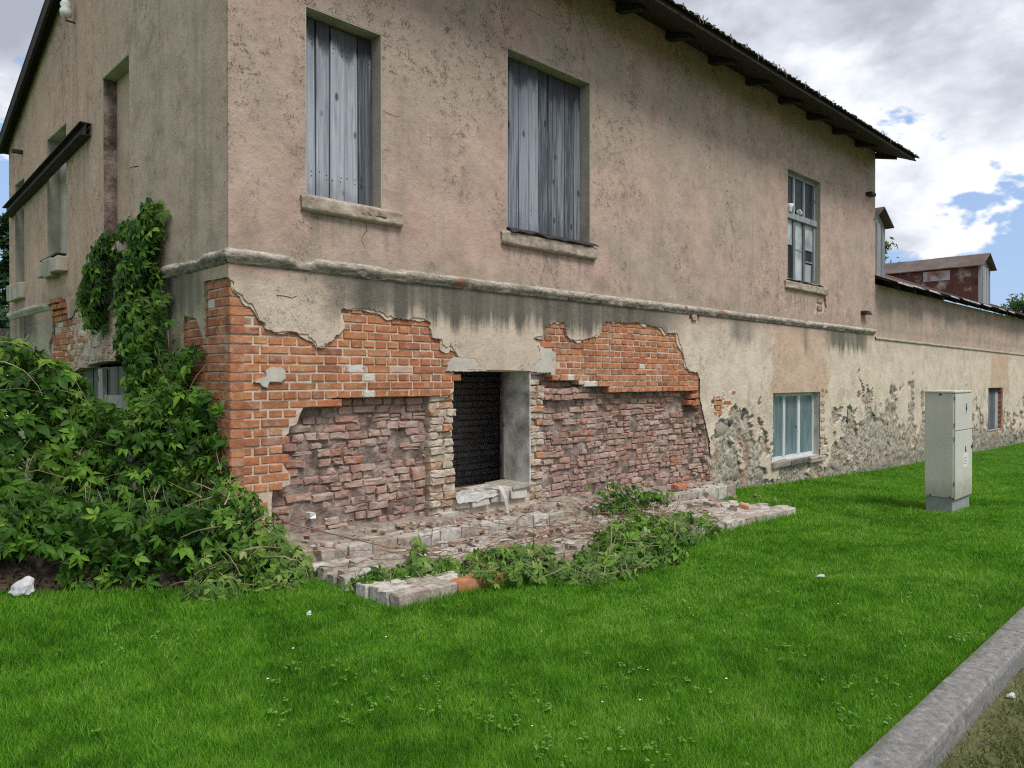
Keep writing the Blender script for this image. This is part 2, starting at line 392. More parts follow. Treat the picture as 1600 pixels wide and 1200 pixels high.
M['stone'] = brickmat('fieldstone', [(0.10, 0.105, 0.115), (0.26, 0.23, 0.19), (0.33, 0.285, 0.215), (0.22, 0.145, 0.10), (0.36, 0.325, 0.27), (0.17, 0.165, 0.155), (0.30, 0.26, 0.21)], (0.42, 0.37, 0.30), 0.4, 0.9)
M['concrete'] = simple('kerb_concrete', [(0.30, (0.11, 0.107, 0.102)), (0.44, (0.185, 0.18, 0.172)), (0.58, (0.225, 0.22, 0.21)), (0.72, (0.36, 0.35, 0.335))], 34, 0.92, 0.8, 0.008, 90)
def kerbmat():
    m = M['concrete']; t = NT.__new__(NT); t.t = m.node_tree; b = [n for n in t.t.nodes if n.type == 'BSDF_PRINCIPLED'][0]; src = b.inputs['Base Color'].links[0].from_socket
    p = wpos(t); y = t.sep(p)[1]; n_ = t.noise(p, 8, 6, 0.7)
    e = t.math('ADD', y, t.math('MULTIPLY', t.math('SUBTRACT', n_, 0.5), 0.16))
    c = t.mix(t.math('MULTIPLY', t.step(e, -4.775, -4.745), 0.6), src, (0.09, 0.10, 0.05))
    c = t.mix(t.math('MULTIPLY', t.step(t.noise(p, 3.3, 6, 0.7), 0.56, 0.66), 0.55), c, (0.115, 0.11, 0.10))
    t.set(b.inputs['Base Color'], c)
kerbmat()
M['roof'] = simple('dark_roofing', [(0.3, (0.025, 0.023, 0.022)), (0.6, (0.06, 0.055, 0.052)), (0.85, (0.10, 0.095, 0.09))], 5, 0.85, 0.4, 0.01)
M['eave_wood'] = simple('dark_eave_board', [(0.3, (0.018, 0.016, 0.015)), (0.6, (0.045, 0.038, 0.034)), (0.85, (0.10, 0.085, 0.075))], 4, 0.85, 0.5, 0.01, stretch=(0.6, 6, 6), useobj=False)
M['iron'] = simple('dark_iron', [(0.3, (0.018, 0.016, 0.016)), (0.6, (0.04, 0.032, 0.028)), (0.85, (0.085, 0.055, 0.04))], 6, 0.7, 0.3, 0.005)
M['rust'] = simple('rusty_tin', [(0.30, (0.055, 0.026, 0.02)), (0.44, (0.13, 0.052, 0.034)), (0.54, (0.105, 0.055, 0.042)), (0.60, (0.24, 0.17, 0.14)), (0.68, (0.42, 0.39, 0.37))], 2.6, 0.75, 0.2, 0.005)
M['tin'] = simple('pale_tin', [(0.35, (0.20, 0.10, 0.07)), (0.5, (0.42, 0.42, 0.42)), (0.8, (0.62, 0.63, 0.64))], 2.3, 0.55, 0.15, 0.004, metallic=0.3)
M['annex_roof'] = simple('brown_tin_roof', [(0.3, (0.10, 0.06, 0.052)), (0.6, (0.165, 0.10, 0.085)), (0.8, (0.24, 0.17, 0.15))], 1.8, 0.75, 0.2, 0.005)
M['dormer_roof'] = simple('grey_tin_roof', [(0.3, (0.075, 0.055, 0.045)), (0.6, (0.14, 0.11, 0.095)), (0.8, (0.22, 0.185, 0.165))], 2, 0.7, 0.2, 0.005)

def woodmat(name, stops, darktop=False):
    m, t = newmat(name); r = rnd(t); o = t.n('ShaderNodeTexCoord').outputs['Object']
    p = t.n('ShaderNodeVectorMath', {0: o, 1: t.comb(t.math('MULTIPLY', r, 31.0), t.math('MULTIPLY', r, 7.0), t.math('MULTIPLY', r, 19.0))}, operation='ADD').outputs[0]
    g = t.math('ADD', t.math('MULTIPLY', t.noise(t.scale(p, (22, 22, 0.8)), 1.0, 5, 0.6, 1.2), 0.45), t.math('MULTIPLY', t.noise(t.scale(p, (85, 85, 1.6)), 1.0, 8, 0.7, 0.6), 0.55))
    f = t.math('ADD', t.math('MULTIPLY', g, 0.78), t.math('MULTIPLY', r, 0.24))
    c = t.ramp(f, stops)
    kn = t.n('ShaderNodeTexVoronoi', {'Vector': t.scale(p, (6.5, 6.5, 3.2)), 'Scale': 1.0}, feature='F1').outputs['Distance']
    c = t.mix(t.math('MULTIPLY', t.step(kn, 0.19, 0.09), 0.85), c, (0.03, 0.03, 0.033))
    wob = t.noise(t.scale(p, (9, 9, 1.4)), 1.0, 5, 0.6)
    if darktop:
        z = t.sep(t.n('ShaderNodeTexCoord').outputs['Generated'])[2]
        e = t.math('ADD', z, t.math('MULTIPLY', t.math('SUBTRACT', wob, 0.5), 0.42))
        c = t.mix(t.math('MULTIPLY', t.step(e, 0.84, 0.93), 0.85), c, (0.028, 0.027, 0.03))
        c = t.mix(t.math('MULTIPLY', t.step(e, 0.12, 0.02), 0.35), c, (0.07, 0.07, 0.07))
    c = t.mix(t.math('MULTIPLY', t.step(wob, 0.55, 0.75), 0.45), c, (0.09, 0.095, 0.11))
    finish(t, c, 0.8, t.bump(g, 0.6, 0.006), 0.25)
    return m
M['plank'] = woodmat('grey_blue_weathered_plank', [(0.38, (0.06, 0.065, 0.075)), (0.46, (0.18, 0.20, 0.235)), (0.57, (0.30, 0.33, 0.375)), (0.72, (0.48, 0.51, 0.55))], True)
M['frame_wood'] = woodmat('grey_frame_wood', [(0.36, (0.07, 0.07, 0.075)), (0.48, (0.17, 0.18, 0.19)), (0.6, (0.28, 0.30, 0.32)), (0.75, (0.45, 0.48, 0.50))])
M['white_frame'] = woodmat('flaking_white_paint', [(0.3, (0.28, 0.32, 0.32)), (0.5, (0.50, 0.56, 0.56)), (0.8, (0.68, 0.72, 0.71))])
M['door_wood'] = woodmat('green_grey_door_wood', [(0.3, (0.06, 0.075, 0.06)), (0.55, (0.13, 0.15, 0.12)), (0.8, (0.24, 0.26, 0.22))])
M['peeling_wood'] = woodmat('peeling_whitish_board', [(0.3, (0.10, 0.09, 0.08)), (0.5, (0.28, 0.27, 0.25)), (0.8, (0.50, 0.50, 0.48))])
def glassmat(name, top, bot, z0, z1):
    m, t = newmat(name); p = wpos(t); z = t.sep(p)[2]
    d = t.noise(t.scale(p, (3, 3, 0.8)), 2.2, 6, 0.6)
    c = t.ramp(d, [(0.35, bot), (0.65, top)])
    s = t.step(t.noise(t.scale(p, (30, 30, 1.2)), 1.0, 5), 0.45, 0.7)
    c = t.mix(t.math('MULTIPLY', s, t.math('MULTIPLY', t.step(z, z0 + (z1 - z0) * 0.55, z0), 0.6)), c, (0.30, 0.34, 0.35))
    finish(t, c, 0.12, None, 0.6)
    return m
M['blue_glass'] = glassmat('dusty_blue_glass', (0.155, 0.235, 0.26), (0.07, 0.11, 0.13), 0.17, 1.35)
M['dark_glass'] = simple('dark_glass', [(0.3, (0.015, 0.015, 0.017)), (0.8, (0.05, 0.048, 0.048))], 5, 0.45, 0, spec=0.25)
M['pale_glass'] = simple('papered_pane', [(0.35, (0.20, 0.225, 0.23)), (0.5, (0.36, 0.40, 0.40)), (0.7, (0.47, 0.51, 0.51))], 3, 0.35, 0, spec=0.5)
M['white'] = simple('white_ceramic', [(0.3, (0.62, 0.62, 0.60)), (0.8, (0.78, 0.78, 0.77))], 6, 0.35, 0)
M['plastic'] = simple('white_film', [(0.3, (0.40, 0.40, 0.41)), (0.8, (0.62, 0.62, 0.64))], 8, 0.5, 0.2)
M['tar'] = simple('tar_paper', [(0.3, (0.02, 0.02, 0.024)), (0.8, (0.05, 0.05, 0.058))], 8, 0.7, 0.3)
def cabmat():
    m, t = newmat('grey_green_enamel'); p = wpos(t); z = t.sep(p)[2]
    c = t.ramp(t.noise(p, 2.2, 5), [(0.3, (0.49, 0.485, 0.415)), (0.7, (0.56, 0.555, 0.48))])
    st = t.noise(t.scale(p, (14, 14, 0.7)), 1.0, 6, 0.65)
    c = t.mix(t.math('MULTIPLY', t.step(st, 0.54, 0.78), 0.22), c, (0.28, 0.28, 0.24))
    d = t.math('ADD', z, t.math('MULTIPLY', t.noise(p, 9, 6, 0.7), 0.5))
    c = t.mix(t.math('MULTIPLY', t.step(d, 0.62, 0.28), 0.55), c, (0.20, 0.19, 0.14))
    c = t.mix(t.math('MULTIPLY', t.step(t.noise(p, 38, 4, 0.6), 0.66, 0.70), 0.5), c, (0.17, 0.14, 0.11))
    finish(t, c, t.ramp(st, [(0.3, 0.4), (0.7, 0.65)]), t.bump(t.noise(p, 3, 3), 0.08, 0.01), 0.35)
    return m
M['cab'] = cabmat()
M['cab_base'] = simple('grey_plinth', [(0.3, (0.20, 0.22, 0.22)), (0.7, (0.30, 0.32, 0.32))], 7, 0.85, 0.3)
M['ink'] = simple('black_print', [(0.3, (0.03, 0.03, 0.03)), (0.7, (0.05, 0.05, 0.05))], 3, 0.6, 0)
M['sill'] = simple('rendered_sill', [(0.3, (0.22, 0.185, 0.145)), (0.5, (0.40, 0.33, 0.265)), (0.7, (0.50, 0.42, 0.345))], 7, 0.92, 0.9, 0.015, 24)
M['cornice'] = None
def cornicemat():
    m, t = newmat('weathered_cornice'); p = wpos(t); x, y, z = t.sep(p)
    f = t.math('ADD', t.noise(t.scale(p, (1, 1, 2.6)), 9, 9, 0.8), t.math('MULTIPLY', t.math('SUBTRACT', t.step(z, 2.54, 2.66), 0.5), 0.10))
    c = t.ramp(f, [(0.34, (0.10, 0.09, 0.075)), (0.45, (0.27, 0.24, 0.20)), (0.55, (0.43, 0.375, 0.315)), (0.68, (0.66, 0.62, 0.56))])
    g = t.step(t.noise(p, 1.1, 4), 0.5, 0.65)
    c = t.mix(t.math('MULTIPLY', g, 0.6), c, t.ramp(f, [(0.3, (0.10, 0.098, 0.075)), (0.7, (0.38, 0.35, 0.28))]))
    c = t.mix(t.math('MULTIPLY', t.step(t.noise(p, 2.3, 5), 0.60, 0.66), 0.8), c, (0.30, 0.13, 0.085))
    finish(t, c, 0.92, t.bump(t.noise(p, 24, 8, 0.7), 1.0, 0.02), 0.15)
    return m
M['cornice'] = cornicemat()
def leafmat(name, stops, back):
    m, t = newmat(name); r = rnd(t); c = t.ramp(r, stops)
    g = t.n('ShaderNodeNewGeometry'); c = t.mix(t.math('MULTIPLY', g.outputs['Backfacing'], 0.6), c, back)
    p = g.outputs['Position']
    c = t.mix(t.math('MULTIPLY', t.step(t.noise(p, 1.3, 3), 0.42, 0.66), 0.45), c, t.mix(0.5, c, stops[-1][1]))
    def ex(b):
        tr = t.n('ShaderNodeBsdfTranslucent', {'Color': t.mix(0.5, c, (0.10, 0.22, 0.015))})
        return t.n('ShaderNodeMixShader', {0: 0.22, 1: b, 2: tr})
    finish(t, c, 0.52, None, 0.15, 0, ex)
    return m
M['leaf'] = leafmat('creeper_leaf', [(0.0, (0.013, 0.040, 0.006)), (0.4, (0.030, 0.085, 0.010)), (0.72, (0.055, 0.14, 0.015)), (0.9, (0.095, 0.21, 0.02)), (1.0, (0.17, 0.30, 0.04))], (0.05, 0.09, 0.035))
M['cut_leaf'] = leafmat('wilting_leaf', [(0.0, (0.032, 0.080, 0.010)), (0.4, (0.068, 0.155, 0.018)), (0.72, (0.115, 0.225, 0.026)), (0.9, (0.18, 0.28, 0.05)), (1.0, (0.28, 0.35, 0.14))], (0.15, 0.22, 0.08))
M['stem'] = simple('creeper_stem', [(0.3, (0.13, 0.10, 0.06)), (0.55, (0.28, 0.23, 0.14)), (0.75, (0.46, 0.41, 0.28))], 5, 0.8, 0.3)
M['dry_stem'] = simple('reddish_dry_stem', [(0.3, (0.12, 0.065, 0.042)), (0.6, (0.25, 0.15, 0.095)), (0.8, (0.36, 0.25, 0.16))], 4, 0.8, 0.3)
M['pine'] = leafmat('conifer_needles', [(0.0, (0.010, 0.030, 0.012)), (0.6, (0.022, 0.058, 0.022)), (1.0, (0.04, 0.085, 0.03))], (0.03, 0.06, 0.03))
M['tree_leaf'] = leafmat('tree_leaf', [(0.0, (0.025, 0.06, 0.014)), (0.6, (0.05, 0.105, 0.022)), (1.0, (0.08, 0.14, 0.03))], (0.06, 0.1, 0.04))
M['bark'] = simple('bark', [(0.3, (0.05, 0.04, 0.03)), (0.7, (0.14, 0.11, 0.08))], 6, 0.9, 0.6)
def grassmat():
    m, t = newmat('lawn_blade'); p = wpos(t); r = t.n('ShaderNodeAttribute', attribute_name='rnd').outputs['Fac']
    a = t.step(t.noise(p, 0.9, 5, 0.6), 0.3, 0.7); b = t.step(t.noise(p, 4.5, 5, 0.65), 0.3, 0.7)
    f = t.math('ADD', t.math('MULTIPLY', r, 0.42), t.math('ADD', t.math('MULTIPLY', a, 0.36), t.math('MULTIPLY', b, 0.34))); f = t.math('SUBTRACT', f, 0.08)
    c = t.ramp(f, [(0.08, (0.034, 0.115, 0.007)), (0.30, (0.085, 0.250, 0.012)), (0.56, (0.155, 0.375, 0.024)), (0.78, (0.25, 0.46, 0.055)), (0.95, (0.36, 0.52, 0.12))])
    c = t.mix(t.step(r, 0.975, 0.985), c, (0.30, 0.29, 0.13))
    def ex(s):
        tr = t.n('ShaderNodeBsdfTranslucent', {'Color': t.mix(0.35, c, (0.12, 0.36, 0.02))})
        return t.n('ShaderNodeMixShader', {0: 0.42, 1: s, 2: tr})
    finish(t, c, 0.55, None, 0.18, 0, ex)
    return m
M['grass'] = grassmat()
M['weed'] = leafmat('lawn_weed_leaf', [(0.0, (0.06, 0.17, 0.015)), (0.6, (0.11, 0.26, 0.03)), (1.0, (0.17, 0.33, 0.06))], (0.12, 0.24, 0.05))
M['soil'] = simple('lawn_soil', [(0.3, (0.030, 0.085, 0.006)), (0.6, (0.060, 0.165, 0.010)), (0.85, (0.10, 0.21, 0.02))], 9, 0.95, 0.8, 0.03, 40)
M['verge'] = simple('mossy_verge_soil', [(0.25, (0.07, 0.065, 0.032)), (0.45, (0.14, 0.14, 0.065)), (0.62, (0.18, 0.20, 0.075)), (0.8, (0.28, 0.28, 0.15))], 12, 0.95, 1.0, 0.03, 45)
def vnoise(x, y, seed):
    r = np.random.default_rng(seed); T = r.random((256, 256))
    xi = np.floor(x).astype(int); yi = np.floor(y).astype(int); fx = x - xi; fy = y - yi
    fx = fx * fx * (3 - 2 * fx); fy = fy * fy * (3 - 2 * fy); g = lambda a, b: T[a % 256, b % 256]
    return (g(xi, yi) * (1 - fx) + g(xi + 1, yi) * fx) * (1 - fy) + (g(xi, yi + 1) * (1 - fx) + g(xi + 1, yi + 1) * fx) * fy
def fbm(x, y, s, oct=5):
    a = 0; w = .5; tot = 0
    for k in range(oct): a = a + w * vnoise(x * s + 17 * k, y * s + 5 * k, 11 + k); tot += w; w *= .55; s *= 2.1
    return a / tot
def sstep(a, b, v): t = np.clip((v - a) / (b - a), 0, 1); return t * t * (3 - 2 * t)
# ================================================================== THE OLD HOUSE
# world axes: the front wall lies on y = 0 and runs along +x from the near corner, the gable wall lies on x = 0 along +y
house = thing('old_house', 'derelict two-storey plastered house with bare orange bricks and boarded upper windows', 'house', (0, 0, 0))
annex = thing('annex_building', 'long low annex with a tin roof and dormers beyond the tall house', 'building', (14, 0, 0))
def c3(x, y): return fac(280 + x / 2.5, 380 + y / 2.5)
def c4(x, y): return fac(640 + x / 2.857, 440 + y / 2.857)
ROW = 0.0773
LEN, GLEN = 14.0, 8.2
RY, RZ = 2.36, 7.441
def roof_under(y): return 6.45 + 0.42 * y if y < RY else RZ - 0.366 * (y - RY)

W1 = (0.66, 3.20, 1.457, 4.85); W2 = (3.10, 3.24, 4.53, 5.25); W3 = (9.89, 3.32, 11.26, 5.28)
DO = (2.363, 0.38, 3.49, 1.69); GW = (9.37, 0.17, 11.27, 1.36)
OPEN = [W1, W2, W3, DO, GW]

TL = [(-.0225, 2.425)] + [c3(*p) for p in ((207, 150), (210, 185), (240, 200), (255, 222), (280, 240), (300, 270), (312, 300), (333, 308), (333, 335),
     (360, 345), (375, 349), (395, 346), (440, 345), (470, 352), (500, 353), (506, 368), (520, 378), (535, 402), (550, 400), (580, 390), (600, 372),
     (618, 355), (622, 330), (625, 290), (627, 258), (660, 259), (700, 255), (750, 258), (790, 272), (810, 282), (850, 295), (890, 298), (920, 290),
     (950, 295), (975, 308), (978, 345), (985, 370), (1020, 375), (1028, 400), (1045, 405), (1058, 388), (1065, 412), (1080, 430), (1090, 446),
     (1150, 450), (1166, 470))]
TR = [c4(*p) for p in ((540, 378), (582, 345), (572, 300), (560, 283), (545, 252), (600, 240), (598, 205), (620, 190), (650, 180), (685, 178), (690, 205),
     (695, 240), (715, 258), (760, 260), (800, 250), (830, 240), (850, 215), (868, 178), (900, 178), (960, 185), (1000, 182), (1050, 188), (1080, 200),
     (1120, 205), (1135, 228), (1190, 230), (1200, 270), (1212, 300), (1220, 340), (1230, 380), (1245, 400), (1280, 405))]
HX0 = 7.06
TRACE = ragged(TL, 0.012, 0.013) + [(DO[0] + 0.16, DO[3] + 0.01), (DO[2] + 0.0, DO[3] + 0.002)] + ragged(TR, 0.012, 0.013, seed=3.0) + [(HX0, 1.60)]
P_OUT = TRACE + [(HX0, 2.2), (LEN, 2.2), (LEN, 6.5), (-.0225, 6.5)]
CR = [[(1.93, 3.04), (1.0, 3.04)]]
cracks = []
for pts in ([c_ for c_ in [fac(568, 345), fac(571, 362), fac(562, 378), fac(570, 390)]],
            [fac(848, 398), fac(858, 424), fac(868, 446)],
            [fac(900, 14), fac(912, 45), fac(925, 82)],
            [fac(777, 6), fac(784, 40), fac(788, 64)],
            [fac(598, 176), fac(606, 182), fac(622, 184)],
            [fac(945, 6), fac(990, 22), fac(1004, 34)],
            [fac(820, 15), fac(845, 30)],
            [fac(430, 462), fac(455, 466), fac(462, 463)]):
    cracks.append(crack(pts, 0.0045))
frag = ragged([fac(1276, 452), fac(1287, 462), fac(1290, 480), fac(1284, 494), fac(1270, 490), fac(1274, 474)], 0.03, 0.02, True)
vent = ragged([fac(1076, 489), fac(1091, 490), fac(1090, 501), fac(1074, 499)], 0.03, 0.01, True)
holes = [rect(*w) for w in (W1, W2, W3)] + cracks + [frag, vent]
front_plaster = slab('front_plaster', [P_OUT] + holes, -0.022, 0.004, M['plaster'], house)

def under_coat(pts, seed):
    a = ragged(pts, .015, .004); b = []
    for i, q in enumerate(a):
        u = Vector(a[max(0, i - 2)]); w = Vector(a[min(len(a) - 1, i + 2)]); d = (w - u); d = d.normalized() if d.length else Vector((1, 0))
        s = max(0, mnoise.noise((q[0] * 5, q[1] * 5, seed)) + .12) * .085 + .004 * mnoise.noise((q[0] * 60, q[1] * 60, seed))
        b.append((q[0] + d.y * s, q[1] - d.x * s - .2 * s))
    up = [(q[0], q[1] + .03) for q in a]
    return slab('scratch_coat', [b + up[::-1]], -.011, .003, M['mortar'], house)
under_coat([(max(.01, x), z) for x, z in TL], 3.0); under_coat(TR, 8.0)
# masonry behind the plaster with the two eaten-away bays
EL = [(DO[0], 1.475)] + [c3(*p) for p in ((1050, 601), (1002, 597), (600, 600), (598, 636), (490, 636), (474, 668), (460, 708), (434, 716), (430, 741), (410, 761), (404, 790),
      (397, 850), (420, 882), (437, 908), (434, 944), (366, 968), (362, 1010))] 
EL = ragged(EL, 0.03, 0.006) + [(0.36, -0.8), (DO[0], -0.8)]
ER = [(DO[2], 1.645)] + [c4(*p) for p in ((632, 406), (640, 428), (755, 436), (760, 458), (890, 461), (900, 486), (1205, 483), (1250, 486))]
def xb(z): return float(np.interp(z, [-0.6, 0.0, 0.3, 0.75, 1.1, 1.35, 1.6], [7.52, 7.48, 7.38, 7.30, 7.16, 7.06, 7.06]))
ER = ragged(ER, 0.03, 0.006) + [(xb(z) - 0.015 + random.uniform(-0.02, 0.02), z) for z in (1.45, 1.3, 1.15, 1.0, 0.85, 0.7, 0.55, 0.4, 0.25, 0.1, -0.1)] + [(7.5, -0.8), (DO[2], -0.8)]
FL = [(xb(z) + .05, z) for z in (-0.85, -.6, -.3, 0, .3, .75, 1.1, 1.35, 1.6, 2.15)] + [(LEN - .02, 2.15), (LEN - .02, -0.85)]
masonry = slab('brick_facing', [[(0.012, -0.9), (LEN, -0.9), (LEN, 6.46), (0.012, 6.46)]] + [rect(*w) for w in (W1, W2, W3)] + [[(DO[0], DO[1]), (DO[0], 1.475), (DO[0], DO[3]), (DO[2], DO[3]), (DO[2], 1.645), (DO[2], DO[1])], EL, ER, FL], 0.011, 0.165, M['mortar'], house)
core = slab('wall_core', [[(0.25, -0.9), (LEN, -0.9), (LEN, 6.46), (0.25, 6.46)]] + [rect(*w) for w in (W3, DO, GW)], 0.175, 0.5, M['core'], house)

# ---- brick shapes
def brick_mesh(name, L, H, D, mat, chip=0.005, rough=0.003, broken=0.0):
    """front face on y = 0 looking to -y, with a worn irregular outline; centred in x and z"""
    h, v = L / 2, H / 2; b = 0.004 + random.random() * chip
    ring = [(-h, -v), (-h / 3, -v), (h / 3, -v), (h, -v), (h, 0), (h, v), (h / 3, v), (-h / 3, v), (-h, v), (-h, 0)]
    tx, tz = random.uniform(-1, 1) * (rough + broken) / L * .8, random.uniform(-1, 1) * (rough + broken) / H * .35
    j = rough + broken * .55; vs = []
    for x, z in ring:                      # front outline: inset, ragged, slightly tilted
        xx = x * (1 - b / h) + random.uniform(-j, j) * .7; zz = z * (1 - b / v) + random.uniform(-j, j) * .55
        vs.append((xx, tx * xx + tz * zz + random.uniform(0, 1) * (rough + broken * .45), zz))
    for x, z in ring: vs.append((x + random.uniform(-j, j) * .25, b + random.random() * (rough + broken * .5) + (rough + broken * .4), z + random.uniform(-j, j) * .2))
    for x, z in ring: vs.append((x, D, z))
    vs.append((random.uniform(-.2, .2) * L, random.uniform(0, .8) * (rough + broken * .3), random.uniform(-.15, .15) * H)); n = 10
    fs = [(i, (i + 1) % n, 30) for i in range(n)] + [(n + i, n + (i + 1) % n, (i + 1) % n, i) for i in range(n)] + [(2 * n + i, 2 * n + (i + 1) % n, n + (i + 1) % n, n + i) for i in range(n)] + [tuple(reversed(range(2 * n, 3 * n)))]
    return mk(name, vs, fs, mat)
def brick_set(name, mat, lens, H=0.066, D=0.115, n=6, **k): return {L: [brick_mesh(name, L, H, D, mat, **k) for _ in range(n)] for L in lens}
ST, HD, TQ = 0.250, 0.121, 0.185
BR = brick_set('facing_brick', M['brick'], (ST, HD, TQ), n=7)
OB = brick_set('eroded_brick', M['old_brick'], (ST, HD, TQ, 0.155, 0.215), H=0.069, D=0.16, n=14, chip=0.006, rough=0.003, broken=0.019)
LB = brick_set('jamb_brick', M['lime_brick'], (HD, TQ, 0.155), H=0.073, D=0.16, n=8, chip=0.008, rough=0.005, broken=0.016)
DB = brick_set('inner_brick', M['dark_brick'], (ST, HD), n=4)

def join_pieces(name, pieces, mat, parent, plane='xz'):
    """many small pieces (mesh, matrix) as one real-geometry part with a random number per piece"""
    V = []; F = []; A = []; b = 0
    for me, mx in pieces:
        n = len(me.vertices); co = np.empty(n * 3, np.float32); me.vertices.foreach_get('co', co); co = co.reshape(-1, 3)
        m4 = np.array(mx); V.append(co @ m4[:3, :3].T + m4[:3, 3]); A.append(np.full(n, random.random(), np.float32))
        for p in me.polygons: F.append([i + b for i in p.vertices])
        b += n
    me = mk(name, np.concatenate(V), F, mat)
    a = me.attributes.new('rnd', 'FLOAT', 'POINT'); a.data.foreach_set('value', np.concatenate(A))
    o = link(name, me, parent); o['kind'] = 'stuff'; return o
def place(me, name, parent, mx):
    o = link(name, me); o.matrix_world = mx; loc = mx.translation.copy()
    o.parent = parent; o.matrix_parent_inverse = Matrix.Translation(-wloc(parent)); return o
Z0 = 2.425                         # a bed joint of the facing
def courses(x0, x1, zlo, zhi, bond=True, lens=None, off=0.0):
    """(length, centre x, centre z) of every brick of a wall patch"""
    k0 = int(math.floor((Z0 - zhi) / ROW)); k1 = int(math.ceil((Z0 - zlo) / ROW))
    for k in range(k0, k1):
        zc = Z0 - (k + 0.5) * ROW
        if bond:
            L = HD if k % 2 == 0 else ST
            x = x0 + (0 if k % 2 == 1 else (0.0 if k % 4 == 0 else 0.0))
            first = ST if L == HD else TQ
            q = 0
            while x < x1:
                l = L if q else (ST if L == ST else TQ)
                if L == HD and q and random.random() < 0.08: l = ST
                yield l, x + l / 2, zc; x += l + 0.0125; q += 1
        else:
            x = x0 - random.random() * 0.2
            while x < x1:
                l = random.choice(lens); yield l, x + l / 2, zc; x += l + 0.010
plaster_poly = P_OUT
def bare(x, z, l):
    return any(not inside((x + dx * l, z + dz), plaster_poly) for dx in (-0.42, 0, 0.42) for dz in (-0.03, 0.03))
PL = [(-0.01, 2.45)] + [c3(*p) for p in ((1060, 140), (1060, 498), (1105, 502), (1105, 538), (1075, 540), (1070, 601), (1045, 603), (600, 605), (598, 640), (485, 640),
      (470, 670), (455, 712), (430, 720), (425, 745), (405, 765), (400, 790), (392, 850), (415, 885), (432, 910), (430, 942), (360, 965), (362, 1010))] + [(0.36, 0.02), (-0.01, 0.02)]
PR = [c4(*p) for p in ((545, 250), (545, 165), (1320, 165), (1320, 480), (1300, 488), (1250, 490), (900, 490), (890, 465), (760, 462), (755, 440), (640, 430), (632, 400), (640, 350), (650, 318), (600, 300), (560, 283))]
spots = []
for poly, xa, xe in ((PL, 0.0, 2.75), (PR, 3.4, 7.2)):
    for l, x, z in courses(xa, xe, 0.0, 2.45):
        n_in = sum(inside((x + d * l, z), poly) for d in (-0.45, 0, 0.45))
        if n_in >= 2 and bare(x, z, l) and not (DO[0] + 0.1 < x < DO[2] and z < DO[3]): spots.append((l, x, z))
spots.sort(key=lambda s: (s[1] + 2.566) ** 2 + 30 - 0.0 * s[0])
rest = []
for i, (l, x, z) in enumerate(spots):
    me = random.choice(BR[l]); mx = Matrix.Translation((x + (0.004 if x > 0.2 else 0.0), random.uniform(-0.006, 0.005), z)) @ Matrix.Rotation(random.uniform(-.012, .012), 4, 'Y') @ Matrix.Rotation(random.uniform(-.012, .012), 4, 'Z')
    if i < 300: place(me, 'facing_brick', masonry, mx)
    else: rest.append((me, mx))
if rest: join_pieces('distant_facing_bricks', rest, M['brick'], masonry)

# inner, eaten-away brickwork of the two bays
eroded = []
for poly, xa, xe in ((EL, 0.2, 2.2), (ER, 3.55, 7.5)):
    for l, x, z in courses(xa, xe, -0.35, 1.75, False, (HD, HD, TQ, 0.155, 0.155, HD, 0.215, ST)):
        if not (inside((x, z), poly) or inside((x - l * .4, z), poly) or inside((x + l * .4, z), poly)): continue
        if z < ground(x) - 0.1: continue
        if x - l / 2 < DO[2] + .01 and x > 3: continue
        if x + l / 2 > DO[0] - .01 and x < 3: continue
        dep = 0.112 + 0.028 * mnoise.noise((x * 1.7, z * 1.7, 3)) + random.uniform(-0.007, 0.007) + (0.018 if random.random() < .2 else 0)
        edge = x - 3.7 if x > 3 else 2.08 - x
        if x > 6.2: dep -= 0.05 * max(0, (x - 6.2))
        if random.random() < 0.05: dep += 0.06
        if random.random() < 0.06: continue
        if mnoise.noise((x * 3.3, z * 3.9, 8)) > .42: dep += .035
        if x > 3.5 and 1.36 < z < 1.46 and x < 4.6: dep = 0.05
        mx = Matrix.Translation((x, dep, z + random.uniform(-.009, .009))) @ Matrix.Rotation(random.uniform(-.05, .05), 4, 'Y') @ Matrix.Rotation(random.uniform(-.05, .05), 4, 'Z') @ Matrix.Rotation(random.uniform(-.05, .05), 4, 'X')
        if random.random() < .14:            # a brick split into two thin shards
            for dz, e in ((.017, random.uniform(0, .012)), (-.018, random.uniform(0, .02))):
                eroded.append(((x + 2.566) ** 2 + 6, random.choice(OB[l]), Matrix.Translation((random.uniform(-.01, .01), e, dz)) @ mx @ Matrix.Diagonal((random.uniform(.75, 1), 1, .46, 1))))
            continue
        eroded.append(((x + 2.566) ** 2 - l * 8, random.choice(OB[l]), mx))
eroded.sort(key=lambda e: e[0])
for i, (_, me, mx) in enumerate(eroded):
    if i < 300: place(me, 'eroded_brick', core, mx)
rest = [(me, mx) for _, me, mx in eroded[300:]]
if rest: join_pieces('crumbled_brickwork', rest, M['old_brick'], core)

